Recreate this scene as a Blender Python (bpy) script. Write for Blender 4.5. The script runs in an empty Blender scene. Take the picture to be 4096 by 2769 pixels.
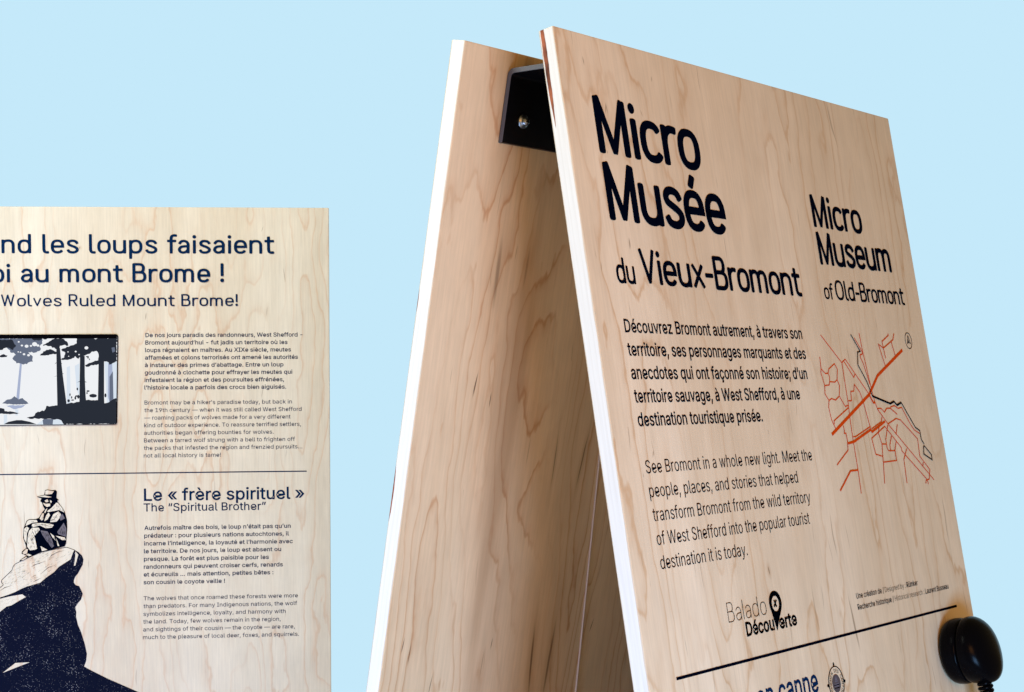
import bpy, bmesh, math, random
from mathutils import Matrix, Vector, Euler
from mathutils.geometry import tessellate_polygon

C = bpy.context.scene.collection
SC = bpy.context.scene
MM = 0.001
rad = math.radians

# ------------------------------------------------------------------ camera
cam_data = bpy.data.cameras.new("camera")
cam_data.sensor_width = 36.0
cam_data.lens = 57.35
cam_data.clip_start = 0.05
cam_data.clip_end = 200.0
cam = bpy.data.objects.new("camera", cam_data)
cam.location = (0.0, 0.0, 1.5)
cam.rotation_euler = (rad(90 + 1.16), 0.0, 0.0)
C.objects.link(cam)
SC.camera = cam

# ------------------------------------------------------------------ world, lamps, exposure
world = bpy.data.worlds.new("World")
SC.world = world
world.use_nodes = True
bgn = world.node_tree.nodes["Background"]
bgn.inputs["Color"].default_value = (1.0, 0.71, 0.30, 1)
bgn.inputs["Strength"].default_value = 0.31


def area(name, loc, target, size, power, color):
    d = bpy.data.lights.new(name, "AREA")
    d.shape = "SQUARE"
    d.size = size
    d.energy = power
    d.color = color
    o = bpy.data.objects.new(name, d)
    o.location = loc
    v = Vector(target) - Vector(loc)
    o.rotation_euler = v.to_track_quat("-Z", "Y").to_euler()
    C.objects.link(o)
    return o


area("cool_softbox", (0.62, 0.25, 0.8), (0.2, 1.6, 1.3), 0.5, 31.5, (0.295, 0.575, 1.0))
area("warm_softbox", (0.45, 0.1, 1.7), (0.1, 1.6, 1.6), 0.6, 10.0, (1.0, 0.42, 0.10))
area("panel_low_softbox", (-0.8, 1.0, 0.35), (-0.55, 2.5, 1.2), 0.7, 22.0, (0.38, 0.55, 1.0))
area("panel_high_softbox", (-1.2, 0.8, 2.8), (-0.55, 2.5, 1.5), 0.8, 48.0, (0.92, 1.0, 0.90))

vs = SC.view_settings
vs.view_transform = "Standard"
vs.look = "None"
vs.exposure = 0.0
vs.gamma = 1.0
vs.use_curve_mapping = False


# ------------------------------------------------------------------ small helpers
def lin(r, g, b):
    f = lambda c: (c / 255) / 12.92 if c / 255 <= 0.04045 else ((c / 255 + 0.055) / 1.055) ** 2.4
    return (f(r), f(g), f(b), 1.0)


def new_mat(name, col=(0.5, 0.5, 0.5, 1), rough=0.5, spec=0.3, metal=0.0):
    m = bpy.data.materials.new(name)
    m.use_nodes = True
    b = m.node_tree.nodes["Principled BSDF"]
    b.inputs["Base Color"].default_value = col
    b.inputs["Roughness"].default_value = rough
    b.inputs["Specular IOR Level"].default_value = spec
    b.inputs["Metallic"].default_value = metal
    return m


def glow(name, col, strength=1.0):
    m = bpy.data.materials.new(name)
    m.use_nodes = True
    nt = m.node_tree
    nt.nodes.clear()
    e = nt.nodes.new("ShaderNodeEmission")
    e.inputs[0].default_value = col
    e.inputs[1].default_value = strength
    o = nt.nodes.new("ShaderNodeOutputMaterial")
    nt.links.new(e.outputs[0], o.inputs[0])
    return m


class NB:
    """tiny node builder"""

    def __init__(s, mat):
        s.nt = mat.node_tree
        s.n = s.nt.nodes

    def put(s, sock, v):
        if isinstance(v, bpy.types.NodeSocket):
            s.nt.links.new(v, sock)
        else:
            sock.default_value = v

    def math(s, op, a, b=0.0, c=0.0, clamp=False):
        n = s.n.new("ShaderNodeMath")
        n.operation = op
        n.use_clamp = clamp
        s.put(n.inputs[0], a)
        s.put(n.inputs[1], b)
        s.put(n.inputs[2], c)
        return n.outputs[0]

    def vmath(s, op, a, b=(0, 0, 0)):
        n = s.n.new("ShaderNodeVectorMath")
        n.operation = op
        s.put(n.inputs[0], a)
        s.put(n.inputs[1], b)
        return n.outputs["Value"] if op == "LENGTH" else n.outputs[0]

    def noise(s, vec, scale, detail=2.0, rough=0.5, dist=0.0):
        n = s.n.new("ShaderNodeTexNoise")
        s.put(n.inputs["Vector"], vec)
        n.inputs["Scale"].default_value = scale
        n.inputs["Detail"].default_value = detail
        n.inputs["Roughness"].default_value = rough
        n.inputs["Distortion"].default_value = dist
        return n.outputs[0]

    def remap(s, v, a, b, c, d, smooth=False):
        n = s.n.new("ShaderNodeMapRange")
        n.interpolation_type = "SMOOTHSTEP" if smooth else "LINEAR"
        s.put(n.inputs[0], v)
        for i, x in enumerate((a, b, c, d)):
            n.inputs[1 + i].default_value = x
        return n.outputs[0]

    def mix(s, f, a, b, mode="MIX"):
        n = s.n.new("ShaderNodeMix")
        n.data_type = "RGBA"
        n.blend_type = mode
        s.put(n.inputs[0], f)
        s.put(n.inputs[6], a)
        s.put(n.inputs[7], b)
        return n.outputs[2]

    def ramp(s, v, stops):
        n = s.n.new("ShaderNodeValToRGB")
        e = n.color_ramp.elements
        while len(e) < len(stops):
            e.new(0.5)
        for el, (p, c) in zip(e, stops):
            el.position = p
            el.color = (c, c, c, 1) if not isinstance(c, tuple) else c
        s.put(n.inputs[0], v)
        return n.outputs[0]

    def coords(s, scale, off):
        t = s.n.new("ShaderNodeTexCoord")
        m = s.n.new("ShaderNodeMapping")
        m.inputs["Scale"].default_value = scale
        m.inputs["Location"].default_value = off
        s.nt.links.new(t.outputs["Object"], m.inputs[0])
        return m.outputs[0]


# ------------------------------------------------------------------ maple veneer
def maple(name, base, line, seed, freq=1.0, streaks=0.10, figure=0.5, stain=0.0, lines=19.0, zig=1.0, marks=()):
    """rotary cut maple: wandering thin growth lines, fine pores, a few dark mineral streaks"""
    m = new_mat(name, base, 0.48, 0.28)
    b = NB(m)
    bs = m.node_tree.nodes["Principled BSDF"]
    off = (seed * 3.17, seed * 1.31, seed * 5.7)
    slow = b.coords((1.0, 1.0, 0.17), off)
    fine = b.coords((1.0, 1.0, 0.05), off)
    # growth lines: contour lines of a slow field, jittered so they zig-zag
    field = b.noise(slow, 5.2 * freq, 1.6, 0.45, 0.25)
    jit = b.noise(b.coords((1.0, 1.0, 0.33), off), 70.0, 2.0, 0.6)
    jit2 = b.noise(b.coords((1.0, 1.0, 0.4), off), 24.0, 1.0, 0.5)
    f = b.math("ADD", field, b.math("MULTIPLY", b.math("SUBTRACT", jit, 0.5), 0.034 * zig))
    f = b.math("ADD", f, b.math("MULTIPLY", b.math("SUBTRACT", jit2, 0.5), 0.085 * zig))
    fr = b.math("FRACT", b.math("MULTIPLY", f, lines))
    ln = b.ramp(fr, [(0.0, 0.80), (0.04, 1.0), (0.11, 0.40), (0.26, 0.12), (0.55, 0.0), (0.95, 0.06), (1.0, 0.75)])
    fade = b.remap(b.noise(slow, 13.0, 1.0), 0.36, 0.64, 0.12, 1.0, True)
    ln = b.math("MULTIPLY", ln, fade)
    # broad bands of colour along the grain
    band = b.noise(b.coords((1.0, 1.0, 0.06), off), 9.0, 3.0, 0.6)
    bandf = b.remap(band, 0.3, 0.7, 0.0, 1.0, True)
    dark = tuple(base[i] * (0.90, 0.865, 0.82)[i] for i in range(3)) + (1,)
    light = tuple(min(1, base[i] * (1.05, 1.06, 1.075)[i]) for i in range(3)) + (1,)
    col = b.mix(bandf, dark, light)
    col = b.mix(b.math("MULTIPLY", ln, figure), col, line)
    # pores and fibre
    fib = b.noise(fine, 420.0, 2.0, 0.6)
    fibf = b.remap(fib, 0.25, 0.75, 0.93, 1.06)
    cmb = b.n.new("ShaderNodeCombineXYZ")
    for i in range(3):
        b.put(cmb.inputs[i], fibf)
    col = b.mix(1.0, col, cmb.outputs[0], "MULTIPLY")
    # mottle: light clouding of the sanded veneer
    mot = b.remap(b.noise(b.coords((1, 1, 0.6), off), 30.0, 3.0, 0.65), 0.3, 0.7, 0.96, 1.035)
    cm2 = b.n.new("ShaderNodeCombineXYZ")
    for i in range(3):
        b.put(cm2.inputs[i], mot)
    col = b.mix(1.0, col, cm2.outputs[0], "MULTIPLY")
    # mineral streaks: one small dark dash in some of the cells
    for sc, thr, rx, rz, strength in ((15.0, streaks, 34.0, 4.2, 0.60), (27.0, streaks * 1.5, 30.0, 4.0, 0.42)):
        v = b.n.new("ShaderNodeTexVoronoi")
        wob = b.noise(b.coords((1, 1, 0.5), off), 18.0, 2.0)
        vec = b.coords((1.0, 0.0, 0.42), (off[0] + sc, 0.0, off[2]))
        wv = b.n.new("ShaderNodeCombineXYZ")
        b.put(wv.inputs[0], b.math("MULTIPLY", b.math("SUBTRACT", wob, 0.5), 0.03))
        vec = b.vmath("ADD", vec, wv.outputs[0])
        b.put(v.inputs["Vector"], vec)
        v.inputs["Scale"].default_value = sc
        d = b.vmath("SUBTRACT", b.vmath("SCALE", vec), v.outputs["Position"])
        d.node.inputs[0].links[0].from_node.inputs["Scale"].default_value = 1.0
        d = b.vmath("MULTIPLY", d, (sc * rx, 0.0, sc * rz))
        dist = b.vmath("LENGTH", d)
        sep = b.n.new("ShaderNodeSeparateColor")
        b.put(sep.inputs[0], v.outputs["Color"])
        on = b.math("LESS_THAN", sep.outputs[0], thr)
        size = b.remap(sep.outputs[1], 0, 1, 0.35, 1.0)
        body = b.remap(b.math("DIVIDE", dist, size), 0.35, 1.0, 1.0, 0.0, True)
        mask = b.math("MULTIPLY", b.math("MULTIPLY", body, on), b.math("MULTIPLY", b.remap(sep.outputs[2], 0, 1, 0.45, 1.0), strength))
        col = b.mix(mask, col, (0.13, 0.06, 0.02, 1))
    if marks:
        tc = b.n.new("ShaderNodeTexCoord")
        wig = b.noise(b.coords((1, 1, 0.35), off), 60.0, 2.0)
        wv = b.n.new("ShaderNodeCombineXYZ")
        b.put(wv.inputs[0], b.math("MULTIPLY", b.math("SUBTRACT", wig, 0.5), 0.004))
        src = b.vmath("ADD", tc.outputs["Object"], wv.outputs[0])
        for mx, mz, hl, slant, hw, st in [(q[0], q[1], q[2] * 1.9, q[3], q[4] * 4.5, -q[5]) for q in marks if q[4] > 0.0011] + list(marks):
            mp = b.n.new("ShaderNodeMapping")
            mp.vector_type = "TEXTURE"
            mp.inputs["Location"].default_value = (mx, 0, mz)
            mp.inputs["Rotation"].default_value = (0, slant, 0)
            mp.inputs["Scale"].default_value = (hw, 1.0, hl)
            b.put(mp.inputs[0], src)
            msk = b.remap(b.vmath("LENGTH", mp.outputs[0]), 0.25, 1.0, abs(st) * (0.42 if st < 0 else 1.0), 0.0, True)
            col = b.mix(msk, col, (0.105, 0.05, 0.018, 1) if st > 0 else (0.40, 0.215, 0.09, 1))
    if stain:
        # wide smoky heartwood flames running up the sheet
        st = b.noise(b.coords((1.0, 1.0, 0.09), (off[0] + 7, off[1], off[2])), 8.5, 3.0, 0.55, 0.3)
        stf = b.remap(st, 0.56, 0.74, 0.0, stain, True)
        col = b.mix(stf, col, (0.36, 0.20, 0.095, 1))
    b.put(bs.inputs["Base Color"], col)
    b.put(bs.inputs["Roughness"], b.remap(fib, 0.3, 0.7, 0.42, 0.56))
    bump = b.n.new("ShaderNodeBump")
    bump.inputs["Strength"].default_value = 0.06
    bump.inputs["Distance"].default_value = 0.0004
    b.put(bump.inputs["Height"], fib)
    b.put(bs.inputs["Normal"], bump.outputs[0])
    return m


def ply_edge(name, th, seed, voids, tone=1.0):
    """sanded plywood edge: pale veneers of slightly different tint and, where told, an open brown void in a core ply"""
    m = new_mat(name, (0.8, 0.76, 0.7, 1), 0.55, 0.25)
    b = NB(m)
    bs = m.node_tree.nodes["Principled BSDF"]
    t = b.n.new("ShaderNodeTexCoord")
    sp = b.n.new("ShaderNodeSeparateXYZ")
    b.put(sp.inputs[0], t.outputs["Object"])
    wob = b.math("MULTIPLY", b.math("SUBTRACT", b.noise(b.coords((1, 1, 1), (seed, 0, seed)), 26.0, 3.0), 0.5), 0.10)
    y = b.math("ADD", b.math("DIVIDE", sp.outputs[1], th), wob)
    A, B_, D = (0.74, 0.725, 0.70, 1), (0.70, 0.682, 0.652, 1), (0.60, 0.51, 0.40, 1)
    A, B_, D = [tuple(c * tone for c in k[:3]) + (1,) for k in (A, B_, D)]
    col = b.ramp(y, [(0.0, D), (0.055, D), (0.085, A), (0.24, A), (0.27, B_), (0.42, A), (0.57, A), (0.60, B_), (0.76, A), (0.92, A), (0.95, D), (1.0, D)])
    fl = b.remap(b.noise(b.coords((30, 400, 14), (seed, seed, 0)), 1.0, 2.0), 0.35, 0.65, 0.95, 1.02)
    cm = b.n.new("ShaderNodeCombineXYZ")
    for i in range(3):
        b.put(cm.inputs[i], fl)
    col = b.mix(1.0, col, cm.outputs[0], "MULTIPLY")
    for z0, half, y0, wy in voids:
        rag = b.math("MULTIPLY", b.math("SUBTRACT", b.noise(b.coords((1, 40, 60), (seed, 3, z0)), 1.0, 3.0), 0.5), 0.9)
        dz = b.math("DIVIDE", b.math("ABSOLUTE", b.math("SUBTRACT", sp.outputs[2], z0)), half)
        dy = b.math("DIVIDE", b.math("ABSOLUTE", b.math("SUBTRACT", y, y0)), wy)
        d = b.math("ADD", b.math("ADD", b.math("POWER", dz, 3.0), dy), rag)
        msk = b.remap(d, 0.75, 1.0, 1.0, 0.0, True)
        core = b.mix(b.remap(b.noise(b.coords((1, 90, 40), (seed, 9, 0)), 1.0, 3.0), 0.4, 0.65, 0, 1), (0.04, 0.008, 0.004, 1), (0.30, 0.085, 0.035, 1))
        col = b.mix(msk, col, core)
    b.put(bs.inputs["Base Color"], col)
    return m


# ------------------------------------------------------------------ mesh helpers (sheet plane: x right, z up, facing -y)
def link(name, me, mat, parent=None):
    o = bpy.data.objects.new(name, me)
    for m in (mat if isinstance(mat, (list, tuple)) else [mat]):
        me.materials.append(m)
    C.objects.link(o)
    if parent:
        o.parent = parent
    return o


class Sheet:
    """collects flat printed shapes given in millimetres (u right, w down)"""

    def __init__(s, lift=0.35):
        s.v, s.f, s.m, s.k, s.lift = [], [], [], 0, lift

    def y(s):
        s.k += 1
        return -(s.lift + 0.012 * s.k) * MM

    def tri(s, pts, tris, mi=0):
        y, o = s.y(), len(s.v)
        s.v += [(p[0] * MM, y, -p[1] * MM) for p in pts]
        for t in tris:
            a, b_, c = (pts[i] for i in t)
            if (b_[0] - a[0]) * (c[1] - a[1]) - (b_[1] - a[1]) * (c[0] - a[0]) > 0:
                t = (t[0], t[2], t[1])
            s.f.append(tuple(o + i for i in t))
            s.m.append(mi)

    def poly(s, loops, mi=0):
        if not isinstance(loops[0][0], (list, tuple)):
            loops = [loops]
        flat = [p for l in loops for p in l]
        t = tessellate_polygon([[Vector((p[0], p[1], 0)) for p in l] for l in loops])
        s.tri(flat, t, mi)

    def stroke(s, pts, wx, wy=None, mi=0, closed=False, cap=0.0, taper=False):
        """ribbon along pts drawn with an elliptical pen wx by wy"""
        wy = wx if wy is None else wy
        k = wx / wy
        P = []
        for x, y in pts:
            q = (x / k, y)
            if not P or math.hypot(q[0] - P[-1][0], q[1] - P[-1][1]) > 1e-6:
                P.append(q)
        n = len(P)
        if n < 2:
            return
        h = wy / 2
        L, R = [], []
        for i in range(n):
            a = P[(i - 1) % n] if (closed or i) else None
            c = P[(i + 1) % n] if (closed or i < n - 1) else None
            p = P[i]
            d1 = Vector((p[0] - a[0], p[1] - a[1])).normalized() if a else None
            d2 = Vector((c[0] - p[0], c[1] - p[1])).normalized() if c else None
            d1 = d1 or d2
            d2 = d2 or d1
            nn = Vector((-(d1.y + d2.y), d1.x + d2.x))
            nn = nn.normalized() if nn.length > 1e-6 else Vector((-d2.y, d2.x))
            cs = max(0.45, nn.dot(Vector((-d2.y, d2.x))))
            hh = h * (1 - 0.85 * abs(2 * i / (n - 1) - 1) ** 1.5) if taper else h
            L.append((p[0] + nn.x * hh / cs, p[1] + nn.y * hh / cs))
            R.append((p[0] - nn.x * hh / cs, p[1] - nn.y * hh / cs))
        pts2 = L + R
        tris = []
        for i in range(n if closed else n - 1):
            j = (i + 1) % n
            tris += [(i, j, n + j), (i, n + j, n + i)]
        if cap and not closed:
            for e, q in ((0, 1), (n - 1, n - 2)):
                d = Vector((P[e][0] - P[q][0], P[e][1] - P[q][1])).normalized()
                nn = Vector((-d.y, d.x))
                base = len(pts2)
                K = 8
                for j in range(K + 1):
                    t = -math.pi / 2 + math.pi * j / K
                    sx = math.copysign(abs(math.sin(t)) ** 0.7, t)
                    pts2.append((P[e][0] + nn.x * h * sx + d.x * cap * h * abs(math.cos(t)) ** 0.8,
                                 P[e][1] + nn.y * h * sx + d.y * cap * h * abs(math.cos(t)) ** 0.8))
                tris += [(base, base + j, base + j + 1) for j in range(1, K)]
        s.tri([(x * k, y) for x, y in pts2], tris, mi)

    def ellipse(s, cx, cy, rx, ry, mi=0, hole=None, n=40):
        o = [(cx + rx * math.cos(2 * math.pi * i / n), cy + ry * math.sin(2 * math.pi * i / n)) for i in range(n)]
        if hole:
            inn = [(cx + hole[0] * math.cos(2 * math.pi * i / n), cy + hole[1] * math.sin(2 * math.pi * i / n)) for i in range(n)]
            t = []
            for i in range(n):
                j = (i + 1) % n
                t += [(i, j, n + j), (i, n + j, n + i)]
            s.tri(o + inn, t, mi)
        else:
            s.tri(o, [(0, i, i + 1) for i in range(1, n - 1)], mi)

    def build(s, name, mats, parent):
        me = bpy.data.meshes.new(name)
        me.from_pydata(s.v, [], s.f)
        o = link(name, me, mats, parent)
        for p, i in zip(me.polygons, s.m):
            p.material_index = i
        return o


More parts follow.
